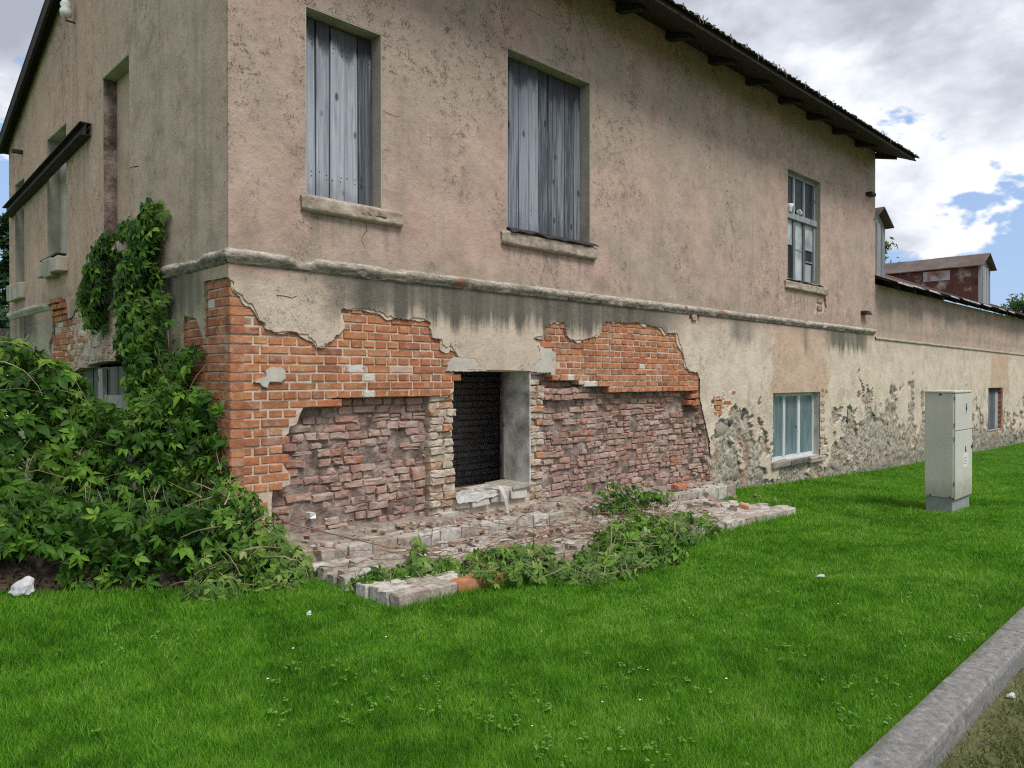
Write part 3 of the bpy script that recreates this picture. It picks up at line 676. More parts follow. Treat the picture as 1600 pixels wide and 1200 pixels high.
# crumbling mortar between and over the inner bricks
def mortar_face(xa, xe, za, ze, poly):
    xs_ = np.arange(xa, xe, .018); zs_ = np.arange(za, ze, .018); Xg, Zg = np.meshgrid(xs_, zs_, indexing='ij')
    base = np.array([[0.112 + 0.028 * mnoise.noise((x * 1.7, z * 1.7, 3)) for z in zs_] for x in xs_])
    Y = base + .027 + .010 * (fbm(Xg, Zg, 6, 4) - .5) * 2 * 1.5 + .010 * (fbm(Xg + 9, Zg, 24, 3) - .5) * 2
    if xe > 5: Y = Y - .05 * np.maximum(0, Xg - 6.2)
    Y = np.minimum(Y, .17); n, k = Xg.shape; idx = np.arange(n * k).reshape(n, k)
    q = np.stack([idx[:-1, :-1], idx[1:, :-1], idx[1:, 1:], idx[:-1, 1:]], -1).reshape(-1, 4)
    return link('crumbling_mortar', np_mesh('crumbling_mortar', np.stack([Xg, Y, Zg], -1).reshape(-1, 3), q, M['core'], True), house)
mortar_face(0.30, 2.11, -.4, 1.70, EL); mortar_face(3.66, 7.56, -.5, 1.75, ER)

# broken jambs of the low opening, both sides, and the rough right edge of the bay
jambs = [slab('opening_jamb', [ragged(rect(2.09, -0.4, DO[0] - 0.02, 1.5), 0.06, 0.012, True)], 0.075, 0.17, M['cement'], house),
         slab('opening_jamb', [ragged(rect(DO[2] + 0.02, -0.3, 3.68, 1.64), 0.06, 0.01, True)], 0.075, 0.17, M['cement'], house)]
z = -0.1
while z < 1.62:
    for jamb, xa, xe, zt in ((jambs[0], 2.07, 2.385, 1.47), (jambs[1], DO[2] + 0.004, 3.71, 1.60)):
        if z > zt: continue
        x = xa
        while x < xe - 0.05:
            l = random.choice((HD, TQ, 0.155)); l = min((HD, TQ, 0.155), key=lambda q: abs(q - min(l, xe - x)))
            dep = 0.02 + random.uniform(-.02, .035) - (0.0 if x > 3 else 0.006)
            place(random.choice(LB[l]), 'jamb_brick', jamb, Matrix.Translation((min(x + l / 2, xe - l / 2 + 0.03), dep, z + ROW / 2)) @ Matrix.Rotation(random.uniform(-.12, .12), 4, 'Z') @ Matrix.Rotation(random.uniform(-.05, .05), 4, 'Y'))
            x += l + 0.006
    z += ROW
for k in range(22):
    zz = -0.12 + k * ROW
    if zz < 1.56:
        me = random.choice(OB[random.choice((HD, TQ, 0.155))])
        place(me, 'jamb_brick', masonry, Matrix.Translation((xb(zz) + random.uniform(-0.03, 0.05), 0.0 + random.uniform(-.012, .045), zz)) @ Matrix.Rotation(random.uniform(-.15, .15), 4, 'Z') @ Matrix.Rotation(random.uniform(-.08, .08), 4, 'Y'))

# cement patches round the head of the opening and a splash on the bricks
for lp in [ragged([c3(*p) for p in ((1062, 449), (1110, 446), (1155, 452), (1172, 472), (1198, 499), (1140, 500), (1042, 500), (1046, 472))], 0.02, 0.008, True),
        ragged([c4(*p) for p in ((572, 284), (600, 297), (650, 318), (646, 336), (634, 350), (633, 404), (590, 407), (533, 401), (541, 378), (584, 345))], 0.02, 0.008, True),
        ragged([c3(*p) for p in ((335, 500), (355, 487), (395, 485), (411, 500), (412, 525), (395, 542), (350, 540), (342, 565), (325, 560), (312, 545), (290, 543), (318, 528), (336, 522))], 0.02, 0.006, True)]:
    slab('cement_patch', [lp], -0.019, 0.008, M['cement'], house)

# low opening: reveal, rotten frame post, dark chamber with a blocking wall
rv = MB().box((DO[2] - 0.012, 0.0, DO[1] + 0.02), (DO[2] + 0.004, 0.405, DO[3])).box((DO[0] - 0.05, 0.03, DO[3] - 0.008), (DO[2], 0.5, DO[3] + 0.02))
reveal = rv.obj('plaster_reveal', M['reveal'], house)
MB().box((DO[2] - 0.040, 0.395, DO[1] + 0.05), (DO[2] - 0.014, 0.43, DO[3] - 0.01), 0.004).obj('frame_post', M['peeling_wood'], house)
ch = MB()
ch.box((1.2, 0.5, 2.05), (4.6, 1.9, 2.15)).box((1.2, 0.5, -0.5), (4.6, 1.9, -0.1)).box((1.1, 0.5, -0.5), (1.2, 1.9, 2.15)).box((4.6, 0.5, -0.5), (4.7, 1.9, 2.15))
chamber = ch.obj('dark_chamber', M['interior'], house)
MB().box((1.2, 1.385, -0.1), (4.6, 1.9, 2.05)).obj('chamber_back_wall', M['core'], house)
for k in range(24):
    zc = 0.0 + (k + .5) * 0.082; x = 2.9 - (k % 2) * 0.12
    while x < 4.35:
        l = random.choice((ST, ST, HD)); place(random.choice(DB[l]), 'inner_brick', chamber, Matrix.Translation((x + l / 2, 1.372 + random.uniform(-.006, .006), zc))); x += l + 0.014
sill = None
pos = [(2.36, -0.02, 0.24, 0.20, 0.32, 0.12), (2.56, -0.05, 0.24, 0.25, 0.34, 0.13), (2.84, -0.05, 0.25, 0.28, 0.32, 0.14), (3.15, -0.03, 0.27, 0.27, 0.30, 0.12),
       (2.42, 0.0, 0.345, 0.32, 0.40, 0.035), (2.80, -0.03, 0.37, 0.38, 0.42, 0.03), (3.17, -0.06, 0.375, 0.36, 0.5, 0.04), (2.2, 0.0, 0.11, 0.22, 0.2, 0.11), (2.44, 0.03, 0.15, 0.2, 0.2, 0.09)]
for x, y, zz, l, d, h in pos:
    o = MB().box((x, y, zz), (x + l, y + d, zz + h), 0.016).obj('sill_block', M['cement'] if h > .05 else M['pale_brick'], house); bevel_obj(o, 0.012)

# ---- upper windows
def lining(name, w, d, parent, mat, ya=-0.0205):
    x0, z0, x1, z1 = w; t = 0.012
    return MB().box((x0, ya, z1 - t), (x1, d, z1 + .001)).box((x0 - .001, ya, z0), (x0 + t, d, z1 - t)).box((x1 - t, ya, z0), (x1 + .001, d, z1 - t)).box((x0, ya, z0 - 0.001), (x1, d, z0 + t)).obj(name, mat, parent)
def sill_roll(name, x0, x1, zt, h, out, parent, mat, seed):
    """worn half-round render sill, swept along x"""
    V = []; F = []; n = int((x1 - x0) / 0.03); prof = 9
    for i in range(n + 1):
        x = x0 + (x1 - x0) * i / n; e = min(1.0, min(i, n - i) / 2 + 0.5)
        for j in range(prof):
            a = math.pi * j / (prof - 1)
            w = 0.010 * mnoise.noise((x * 9 + seed, j * .7, seed)) + 0.009 * mnoise.noise((x * 30, j * 2.0, seed)) - .06 * max(0, mnoise.noise((x * 3.3 + seed, j * .4, seed + 3)) - .3)
            V.append((x, -0.015 - (out * min(1, 1.25 * math.sin(a) ** 0.55) * (1 - .25 * a / math.pi) + w) * e, zt - h / 2 + (h / 2) * math.copysign(abs(math.cos(a)) ** .7, math.cos(a)) * (0.85 + .15 * e) + w * .6))
    for i in range(n):
        for j in range(prof - 1):
            F.append((i * prof + j, i * prof + j + 1, (i + 1) * prof + j + 1, (i + 1) * prof + j))
    F.append(tuple(range(prof))); F.append(tuple(reversed(range(n * prof, n * prof + prof))))
    return link(name, mk(name, V, F, mat, True), parent)
def boarded(w, n, label, top_gap):
    x0, z0, x1, z1 = w
    win = lining('boarded_window', w, 0.16, house, M['soffit']); win['label'] = label
    MB().box((x0, 0.155, z0), (x1, 0.172, z1)).obj('backing', M['interior'], win)
    x = x0 + 0.014; ww = (x1 - x0 - 0.028) / n
    for i in range(n):
        a = ww * random.uniform(0.9, 1.1) if i < n - 1 else x1 - 0.014 - x
        zb = z0 + 0.015 + random.uniform(-.004, .02); zt = z1 - 0.014 - random.uniform(0.0, top_gap)
        y = 0.122 + random.uniform(-.005, .005)
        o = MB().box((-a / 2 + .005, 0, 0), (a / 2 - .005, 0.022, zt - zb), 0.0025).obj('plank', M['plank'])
        o.matrix_world = Matrix.Translation((x + a / 2, y, zb)) @ Matrix.Rotation(random.uniform(-.004, .004), 4, 'Y'); adopt(o, win)
        bevel_obj(o, 0.003)
        nl = MB()
        for zz in (.12, .15, .86, .89):
            for q in (-.28, .27):
                nx, nz = x + a / 2 + q * a + random.uniform(-.008, .008), zb + (zt - zb) * zz + random.uniform(-.01, .01)
                if random.random() < .6: nl.tube([(nx, y + .004, nz), (nx, y - .003, nz)], .0055, 6)
        if nl.v: tag(nl.obj('nail', M['iron'], win), kind='stuff')
        x += a
    return win
wa = boarded(W1, 5, 'narrow upper window closed with five grey boards', 0.03)
wb = boarded(W2, 9, 'wide upper window closed with nine grey boards', 0.02)
sill_roll('sill', 0.61, 1.68, 3.20, 0.145, 0.075, wa, M['sill'], 1.0)
sill_roll('sill', 3.00, 4.62, 3.22, 0.15, 0.08, wb, M['sill'], 4.0)
for dx in (0.70, 0.86):
    place(OB[HD][int(dx * 10) % 5], 'sill_brick', wa, Matrix.Translation((0.55 + dx, -0.086, 3.145)))
V = []; F = []; n = 40
for i in range(n + 1):
    x = 3.09 + 1.50 * i / n; d = 0.03 * mnoise.noise((x * 5, 2, 2))
    V += [(x, 0.12, 3.30), (x, 0.0, 3.285 + d * .3), (x, -0.075, 3.262 + d * .4), (x, -0.115, 3.225 + d)]
for i in range(n):
    for j in range(3): F.append((i * 4 + j, i * 4 + j + 1, (i + 1) * 4 + j + 1, (i + 1) * 4 + j))
tp = link('tar_paper', mk('tar_paper', V, F, M['tar']), wb); sm = tp.modifiers.new('thick', 'SOLIDIFY'); sm.thickness = 0.005

def casement(name, w, parent, label, yf, lights, mat, sillparts=True):
    win = lining(name, w, 0.17, parent, M['soffit']); win['label'] = label
    return win
w3 = lining('casement_window', W3, 0.17, house, M['soffit']); w3['label'] = 'weathered casement window with broken lower panes'
x0, z0, x1, z1 = W3; yf = 0.075; zt = 4.50; f = 0.06
fr = MB()
fr.box((x0 + .012, yf, z0 + .012), (x0 + .012 + f, yf + .06, z1 - .012), .002).box((x1 - .012 - f, yf, z0 + .012), (x1 - .012, yf + .06, z1 - .012), .002)
fr.box((x0 + .012 + f, yf + .002, z1 - .012 - f), (x1 - .012 - f, yf + .058, z1 - .012), .002).box((x0 + .012 + f, yf + .002, z0 + .012), (x1 - .012 - f, yf + .058, z0 + .012 + f), .002)
fr.box((x0 + .012, yf - .035, zt - .05), (x1 - .012, yf + .055, zt + .05), .003)
fr.obj('frame', M['frame_wood'], w3)
xs = np.linspace(x0 + .075, x1 - .075, 4)
for i in (1, 2):
    MB().box((xs[i] - .022, yf + .004, zt + .05), (xs[i] + .022, yf + .05, z1 - .075), .002).obj('glazing_bar', M['white_frame'], w3)
    MB().box((xs[i] - .04, yf + .001, z0 + .075), (xs[i] + .04, yf + .054, zt - .05), .002).obj('mullion', M['frame_wood'], w3)
for i in range(3):
    g = .024 if 0 < i else 0.0
    MB().box((xs[i] + .022, yf + .03, zt + .05), (xs[i + 1] - .022, yf + .036, z1 - .075)).obj('pane', M['dark_glass'], w3)
    if i == 0:
        MB().box((xs[0], yf + .03, 4.0), (xs[1] - .04, yf + .036, zt - .05)).obj('pane', M['pale_glass'], w3)
        MB().box((xs[0], yf + .045, z0 + .07), (xs[1] - .04, yf + .05, 4.0)).obj('pane', M['dark_glass'], w3)
    elif i == 1:
        MB().box((xs[1] + .04, yf + .03, z0 + .075), (xs[2] - .04, yf + .036, zt - .05)).obj('pane', M['pale_glass'], w3)
        MB().box((xs[1] + .04, yf + .022, 3.93), (xs[2] - .04, yf + .046, 3.955)).obj('glazing_bar', M['frame_wood'], w3)
    else:
        MB().box((xs[2] + .04, yf + .03, 3.98), (xs[3], yf + .036, zt - .05)).obj('pane', M['pale_glass'], w3)
        MB().box((xs[2] + .04, yf + .022, 3.75), (xs[3], yf + .046, 3.78)).obj('glazing_bar', M['frame_wood'], w3)
        MB().box((xs[2] + .04, yf + .05, z0 + .075), (xs[3], yf + .056, 3.98)).obj('pane', M['dark_glass'], w3)  # dark sheet filling a broken light, standing in for the shade inside
        MB().box((xs[2] + .09, yf + .04, z0 + .075), (xs[3] - .05, yf + .046, 3.72), .01).obj('loose_board', M['frame_wood'], w3)
sill_roll('sill', 9.78, 11.50, 3.31, 0.14, 0.075, w3, M['sill'], 9.0)
fl = MB()
for i in range(5):
    fl.box((9.85 + i * .29, -0.10, 3.318 + random.uniform(0, .02)), (10.13 + i * .29, 0.07, 3.326 + random.uniform(0, .02)), .008)
fl.obj('tin_flashing', M['tin'], w3)
def lathe(name, prof, mat, loc, parent=None, n=14):
    V = [(r * math.cos(2 * math.pi * k / n), r * math.sin(2 * math.pi * k / n), zz) for r, zz in prof for k in range(n)]
    F = [(i * n + k, i * n + (k + 1) % n, (i + 1) * n + (k + 1) % n, (i + 1) * n + k) for i in range(len(prof) - 1) for k in range(n)]
    F += [tuple(reversed(range(n))), tuple(range((len(prof) - 1) * n, len(prof) * n))]
    o = link(name, mk(name, V, F, mat, True)); o.location = loc
    if parent: adopt(o, parent)
    return o
cup = lathe('white_cup', [(0.05, 0), (0.055, .01), (0.06, .08), (0.085, .14), (0.07, .135), (0.03, .03)], M['white'], (10.12, yf - 0.05 + .035, zt + 0.052))
tag(cup, 'white cup on the crossbar of the casement window', 'cup')
crumple = bpy.data.meshes.new('crumpled_paper'); bm = bmesh.new(); bmesh.ops.create_icosphere(bm, subdivisions=2, radius=0.055)
for v in bm.verts: v.co *= 1 + 0.5 * mnoise.noise(v.co * 22)
bm.to_mesh(crumple); bm.free(); crumple.materials.append(M['white'])
cp = link('crumpled_paper', crumple); cp.location = (10.52, yf - 0.02, zt + 0.11); tag(cp, 'crumpled white lump on the casement crossbar beside the white cup', 'paper')

# ---- lower three-light window in the flaking wall
gw = MB(); x0, z0, x1, z1 = GW; yf = 0.10
lw = lining('cellar_window', GW, 0.17, house, M['cement'], 0.0); lw['label'] = 'three-light ground window with dusty bluish glass'
f = .055
gw.box((x0 + .012, yf, z0 + .012), (x0 + .012 + f, yf + .06, z1 - .012), .002).box((x1 - .012 - f, yf, z0 + .012), (x1 - .012, yf + .06, z1 - .012), .002)
gw.box((x0 + .012 + f, yf + .002, z1 - .012 - f), (x1 - .012 - f, yf + .058, z1 - .012), .002).box((x0 + .012 + f, yf + .002, z0 + .012), (x1 - .012 - f, yf + .058, z0 + .012 + f), .002)
gw.obj('frame', M['white_frame'], lw)
xs = np.linspace(x0 + .067, x1 - .067, 4)
for i in (1, 2):
    MB().box((xs[i] - .055, yf - .006, z0 + .067), (xs[i] - .008, yf + .054, z1 - .067), .002).box((xs[i] + .004, yf - .002, z0 + .067), (xs[i] + .055, yf + .05, z1 - .067), .002).obj('mullion', M['white_frame'], lw)
for i in range(3):
    MB().box((xs[i] + (.055 if i else 0), yf + .03, z0 + .067), (xs[i + 1] - (.055 if i < 2 else 0), yf + .036, z1 - .067)).obj('pane', M['blue_glass'], lw)
for k in range(15):
    zz = z0 + (k + .5) * .079
    place(random.choice(LB[HD if k % 2 else 0.155]), 'reveal_brick', lw, Matrix.Translation((x1 + .015, 0.045 + random.uniform(-.01, .01), zz)) @ Matrix.Rotation(R(90) + random.uniform(-.06, .06), 4, 'Z') @ Matrix.Rotation(R(180), 4, 'Z'))
for a, b, h in ((9.30, 9.95, .09), (9.97, 10.75, .10), (10.77, 11.42, .11)):
    o = MB().box((a, -0.07, z0 - h + .01), (b, 0.10, z0 + .005), .02).obj('sill_stone', M['sill'] if a > 10.7 else M['stone'], lw); bevel_obj(o, .015)

# ---- cornice
def cornice_run(name, pts_fn, n, parent, mat, seed, thick=1.0):
    prof = [(0.0, 2.66), (0.022, 2.652), (0.048, 2.640), (0.058, 2.622), (0.056, 2.592), (0.040, 2.572), (0.030, 2.560), (0.028, 2.548), (0.012, 2.535), (0.0, 2.53)]
    V = []; F = []; k = len(prof)
    for i in range(n + 1):
        ctr, nrm, s = pts_fn(i / n)
        for j, (o, zz) in enumerate(prof):
            w = 0.008 * mnoise.noise((s * 4 + seed, j * .5, seed)) + 0.010 * mnoise.noise((s * 23, j * 1.6, seed + 2)) - .09 * max(0, mnoise.noise((s * 2.6, j * .3, seed + 9)) - .22) if 0 < j < k - 1 else 0
            oo = 0.018 + (o + w) * thick
            V.append((ctr[0] + nrm[0] * oo, ctr[1] + nrm[1] * oo, zz + w * .8))
    for i in range(n):
        for j in range(k - 1): F.append((i * k + j, i * k + j + 1, (i + 1) * k + j + 1, (i + 1) * k + j))
    F += [tuple(range(k)), tuple(reversed(range(n * k, n * k + k)))]
    return link(name, mk(name, V, F, mat, True), parent)
def corner_path(u):
    """gable side (y 1.5 to 0) round the corner and along the front to x = 14"""
    L1 = 1.5; L2 = LEN - 0.06; s = u * (L1 + L2)
    if s < L1 - 0.03: return (0, L1 - s), (-1, 0), s
    if s > L1 + 0.03: return (s - L1, 0), (0, -1), s
    return (0, 0), (-1, -1), s
cornice_run('cornice', corner_path, 760, house, M['cornice'], 2.0)
cornice_run('cornice', lambda u: ((0, 8.15 - u * 2.6), (-1, 0), u * 2.6), 70, house, M['soffit'], 8.0)

# ================================================================== GABLE WALL
A_ = (2.38, 3.14, 3.29, 4.98); B_ = (4.80, 3.17, 5.78, 4.86); C_ = (7.14, 3.05, 7.78, 4.62)
DOOR = [(2.35, -0.6), (4.70, -0.6), (4.70, 1.68), (4.2, 1.76), (3.5, 1.80), (2.8, 1.80), (2.35, 1.76)]
gp = ragged([(0.0045, 2.425), gab(323, 440), gab(323, 480), gab(322, 528), gab(316, 512), gab(310, 497), gab(292, 494)], 0.03, 0.008)
gp = [(0.0045, 2.425)] + gp[1:] + [gab(288, 520), (1.02, 1.6), (1.04, -0.7), (2.30, -0.7), (2.30, 1.72)]
worn = ragged([(2.30, 1.72), (2.05, 2.0), (2.0, 2.6), (2.2, 2.93), (2.6, 3.0), (3.0, 2.95), (3.4, 2.98), (3.9, 2.9), (4.25, 2.75), (4.5, 2.4), (4.75, 2.35)], 0.04, 0.02)
fl_ = ragged([(4.75, 2.35), (4.85, 2.62), (5.3, 2.66), (5.5, 2.5), (5.55, 2.2), (5.75, 2.05), (5.7, 1.5)], 0.04, 0.02)
gout = gp + worn[1:] + fl_[1:] + [(5.7, -0.7), (GLEN, -0.7), (GLEN, roof_under(GLEN)), (RY, RZ), (0.0045, 6.45)]
gcr = [crack([gab(*p) for p in q], 0.007) for q in (((207, 263), (221, 262), (226, 285), (234, 310)), ((93, 60), (98, 100), (95, 135)), ((60, 160), (62, 185), (58, 203)), ((90, 155), (92, 180), (88, 205)), ((306, 240), (310, 258)), ((264, 270), (262, 282)))]
big_ = ragged([gab(97, 70), gab(101, 92), gab(97, 100), gab(93, 84)], 0.05, 0.03, True)
gplaster = slab('gable_plaster', [gout, rect(*A_), rect(*B_), rect(*C_)] + gcr, -0.022, 0.004, M['plaster_gable'], house, 'yz')
gm = slab('gable_masonry', [[(0.012, -0.9), (GLEN, -0.9), (GLEN, roof_under(GLEN) - .02), (RY, RZ - .02), (0.012, 6.44)], rect(*A_), rect(*B_), rect(*C_), DOOR], 0.011, 0.25, M['mortar'], house, 'yz')
MB().box((0.25, GLEN - .3, -0.9), (LEN, GLEN, 5.3)).box((LEN - .3, 0.5, -0.9), (LEN - 0.001, GLEN - .3, 5.3)).obj('rear_wall', M['plaster_gable'], house)
slab('end_wall', [[(0.5, 5.3), (GLEN, 5.3), (RY, RZ - .02), (0.5, 6.5)]], LEN - .2, LEN - .002, M['plaster_gable'], house, 'yz')
rotg = Matrix.Rotation(R(-90), 4, 'Z')            # a brick facing -y turned to face -x
gl = []
for l, y, z in courses(0.0, 1.2, 0.0, 2.45):
    if y + l / 2 > 1.08: continue
    if inside((y, z), gout) and inside((y - .08, z), gout) and inside((y + .08, z - .03), gout): continue
    gl.append((l if abs(l - ST) > .01 or True else l, y, z))
for l, y, z in gl:
    l2 = {ST: HD, HD: ST, TQ: TQ}[l] if False else l
    place(random.choice(BR[l]), 'facing_brick', gm, Matrix.Translation((random.uniform(-.006, .004), y, z)) @ rotg @ Matrix.Rotation(random.uniform(-.012, .012), 4, 'Y'))
rest = []
for l, y, z in courses(1.95, 4.9, 1.70, 3.02, False, (HD, ST, TQ)):
    if inside((y, z), gout) or inside((y, z), DOOR): continue
    rest.append((random.choice(LB[HD if l == HD else TQ]), Matrix.Translation((random.uniform(-.012, .008), y, z)) @ rotg))
join_pieces('limewashed_bricks', rest, M['lime_brick'], gm)
rest = []
for l, y, z in courses(4.75, 5.8, 1.2, 2.68, False, (HD, ST)):
    if inside((y, z), gout): continue
    out = -0.10 * max(0, (z - 2.35) / .3)
    rest.append((random.choice(BR[l]), Matrix.Translation((random.uniform(-.015, .01) + out, y, z)) @ rotg))
join_pieces('corbelled_bricks', rest, M['brick'], gm)
def blind(w, depth, back, label, sillw):
    y0, z0, y1, z1 = w; t = .012
    b = MB().box((-.0205, y0, z1 - t), (depth, y1, z1 + .001)).box((-.0205, y0 - .001, z0), (depth, y0 + t, z1 - t)).box((-.0205, y1 - t, z0), (depth, y1 + .001, z1 - t)).box((-.0205, y0, z0 - .001), (depth, y1, z0 + t))
    o = b.obj('blind_window', M['soffit'], house); o['label'] = label
    MB().box((depth - .01, y0 + t, z0 + t), (depth + .02, y1 - t, z1 - t)).obj('back_panel', back, o)
    return o
ba = blind(A_, 0.13, M['plaster_gable'], 'tall blind recess above the creeper', 0)
MB().box((-.015, A_[3 - 1] - .02, A_[1] + .014), (.118, A_[2] - .0125, A_[3] - .014)).obj('bare_reveal', M['core'], ba)
bb = blind(B_, 0.14, M['cement'], 'blind recess crossed by the iron beam', 0)
bc = blind(C_, 0.30, M['soffit'], 'narrow dark recess beside the far corner', 0)
for o, (y0, z0, y1, z1), d in ((ba, A_, .08), (bb, B_, .13), (bc, C_, .12)):
    for k in range(3):
        ya = y0 - .06 + (y1 - y0 + .12) * k / 3; yb = y0 - .06 + (y1 - y0 + .12) * (k + 1) / 3
        s = MB().box((-d - random.uniform(-.01, .02), ya + .005, z0 - .22 + random.uniform(-.03, .03)), (0.02, yb - .005, z0 - .01), .012).obj('sill_block', M['soffit'] if o is not ba else M['lime_brick'], o); bevel_obj(s, .015)
MB().box((-0.12, 4.86, 3.19), (0.0, 5.75, 3.20), .008).obj('tin_flashing', M['tar'], bb)
# iron I-beam hanging on the gable
ib = MB(); ya, yb = 3.71, 8.02; za, zb = 4.50, 4.22
def bar(x0, x1, h0, h1):
    vs = [(x, y, z + h) for (y, z) in ((ya, za), (yb, zb)) for x in (x0, x1) for h in (h0, h1)]
    ib.add(vs, [(0, 1, 3, 2), (4, 6, 7, 5), (0, 4, 5, 1), (2, 3, 7, 6), (0, 2, 6, 4), (1, 5, 7, 3)])
bar(-.145, -.025, -.075, -.062); bar(-.09, -.078, -.062, .062); bar(-.145, -.025, .062, .075)
ib.obj('iron_beam', M['iron'], house)
lathe('insulator', [(0.02, 0), (0.06, .02), (0.07, .08), (0.05, .12), (0.065, .16), (0.03, .22)], M['white'], (-0.12, 4.38, 6.0), house)
MB().tube([(0.0, 4.38, 5.97), (-.12, 4.38, 5.97), (-.12, 4.38, 6.02)], .012).obj('hook', M['iron'], house)
MB().box((-.16, 7.2, 4.98), (0, 7.27, 5.03)).obj('iron_stub', M['iron'], house)
for px, py in ((1357, 307), (1350, 490)):
    X, Z = fac(px, py); MB().box((X - .25, -.14, Z - .03), (X + .02, -.02, Z + .035), .012).obj('iron_stub', M['iron'], house)
X, Z = fac(1083, 495); MB().box((X - .1, -.05, Z - .05), (X + .02, .02, Z + .03), .02).obj('vent_brick', M['old_brick'], house)
for i in range(4):
    X, Z = fac(1281, 458 + i * 11); MB().box((X - .12, -.012, Z - .05), (X + .1, .05, Z + .02), .012).obj('bared_brick', M['old_brick'], house)

# old cellar doors behind the creeper
dr = thing('cellar_door', 'old plank cellar door with peeling whitish boards under the creeper', 'door', (0.1, 3.5, 0))
y = 2.36
while y < 4.66:
    w = random.uniform(.13, .2); MB().box((0.10 + random.uniform(0, .01), y, -.3), (0.135, min(y + w - .008, 4.69), 1.74), .003).obj('plank', M['door_wood'], dr); y += w
for a, b, z0, z1, x in ((3.55, 3.70, -.3, 1.72, .04), (2.4, 3.52, 1.28, 1.42, .05), (3.73, 4.66, 1.18, 1.33, .05), (2.4, 3.5, .2, .34, .05)):
    MB().box((x, a, z0), (x + .05, b, z1), .006).obj('ledge_board', M['peeling_wood'], dr)

# ================================================================== ROOF
def corrug(y0, y1, zf, xa, xe, pitch=.15, amp=.011, th=.012):
    n = int((xe - xa) / pitch * 6); V = []; F = []
    for i in range(n + 1):
        x = xa + (xe - xa) * i / n; a = amp * math.cos(2 * math.pi * x / pitch)
        for y in (y0, y1): V += [(x, y, zf(y) + a), (x, y, zf(y) + a - th)]
    for i in range(n):
        b = i * 4; F += [(b, b + 4, b + 6, b + 2), (b + 1, b + 3, b + 7, b + 5), (b, b + 1, b + 5, b + 4), (b + 2, b + 6, b + 7, b + 3)]
    return V, F
rf = MB()
sec = [(-0.76, roof_under(-0.76)), (RY, RZ + .004), (8.40, roof_under(8.40)), (8.40, roof_under(8.40) + .05), (RY, RZ + .055), (-0.76, roof_under(-0.76) + .05)]
V = [(x, y, z) for x in (-.12, 14.12) for y, z in sec]; F = [tuple(range(6)), tuple(reversed(range(6, 12)))] + [(i + 6, (i + 1) % 6 + 6, (i + 1) % 6, i) for i in range(6)]
rf.add(V, F); roof = rf.obj('roof', M['eave_wood'], house)
Vc, Fc = corrug(-0.83, 2.40, lambda y: 6.45 + .42 * y + .075, -.17, 14.22)
link('roof_sheet', mk('roof_sheet', Vc, Fc, M['roof']), roof)
Vc, Fc = corrug(2.32, 8.5, lambda y: RZ - .366 * (y - RY) + .075, -.17, 14.22)
link('roof_sheet', mk('roof_sheet', Vc, Fc, M['roof']), roof)
x = -.1
for k, (ya_, yb_) in enumerate(((-.785, -.64), (-.63, -.49), (-.48, -.33), (-.32, -.17), (-.16, -.01))):
    zz = [6.45 + .42 * q for q in (ya_, yb_)]; d = random.uniform(.015, .03)
    for s0, s1 in ((-.12, 4.7), (4.71, 9.5), (9.51, 14.12)):
        j = random.uniform(-.006, .006)
        V = [(xx, q, z - e + j) for xx in (s0, s1) for q, z in ((ya_, zz[0]), (yb_, zz[1])) for e in (0.001, d)]
        MB().add(V, [(0, 1, 3, 2), (4, 6, 7, 5), (0, 4, 5, 1), (2, 3, 7, 6), (0, 2, 6, 4), (1, 5, 7, 3)]).obj('eave_board', M['eave_wood'], roof)
for k in range(13):
    xx = 0.55 + k * 1.12
    V = [(xx + a, q, 6.45 + .42 * q - e) for a in (0, .12) for q, e0 in ((-.42, .05), (0.05, .13)) for e in (.03, e0 + .02)]
    MB().add(V, [(0, 1, 3, 2), (4, 6, 7, 5), (0, 4, 5, 1), (2, 3, 7, 6), (0, 2, 6, 4), (1, 5, 7, 3)]).obj('rafter_end', M['eave_wood'], roof)
br_ = MB()
for (y0, y1) in ((-.8, RY), (RY, 8.45)):
    V = [(x, q, roof_under(q) + e) for x in (-.165, -.125) for q in (y0 + (.001 if y0 > 0 else 0), y1) for e in (-.10, .09)]
    MB().add(V, [(0, 1, 3, 2), (4, 6, 7, 5), (0, 4, 5, 1), (2, 3, 7, 6), (0, 2, 6, 4), (1, 5, 7, 3)]).obj('bargeboard', M['eave_wood'], roof)
dbr = MB()
for k in range(46):                       # moss tufts and straw caught on the eave edge
    x = random.uniform(0, 14); y = -.82; z = 6.45 + .42 * y + .08
    dbr.tube([(x, y, z), (x + random.uniform(-.05, .05), y - .04, z + random.uniform(-.02, .03)), (x + random.uniform(-.08, .08), y - .05, z - random.uniform(.02, .12))], .006, 3)
M['roof_moss'] = simple('roof_moss', [(0.3, (0.02, 0.02, 0.014)), (0.6, (0.05, 0.05, 0.032)), (0.85, (0.10, 0.095, 0.06))], 14, 0.95, 1.0, 0.02, 40)
ms = bpy.data.meshes.new('moss'); bm = bmesh.new()
for k in range(420):
    x = random.uniform(-.1, 14.15); y = -.83 + random.uniform(-.01, .10); z = 6.45 + .42 * y + .075; r = random.uniform(.010, .030)
    bmesh.ops.create_icosphere(bm, subdivisions=1, radius=r, matrix=Matrix.Translation((x, y, z)) @ Matrix.Diagonal((random.uniform(.9, 2.2), 1, random.uniform(.4, .8), 1)))
bm.to_mesh(ms); bm.free(); ms.materials.append(M['roof_moss']); tag(link('moss', ms, roof), kind='stuff')
o = dbr.obj('straw', M['stem'], roof); o['kind'] = 'stuff'

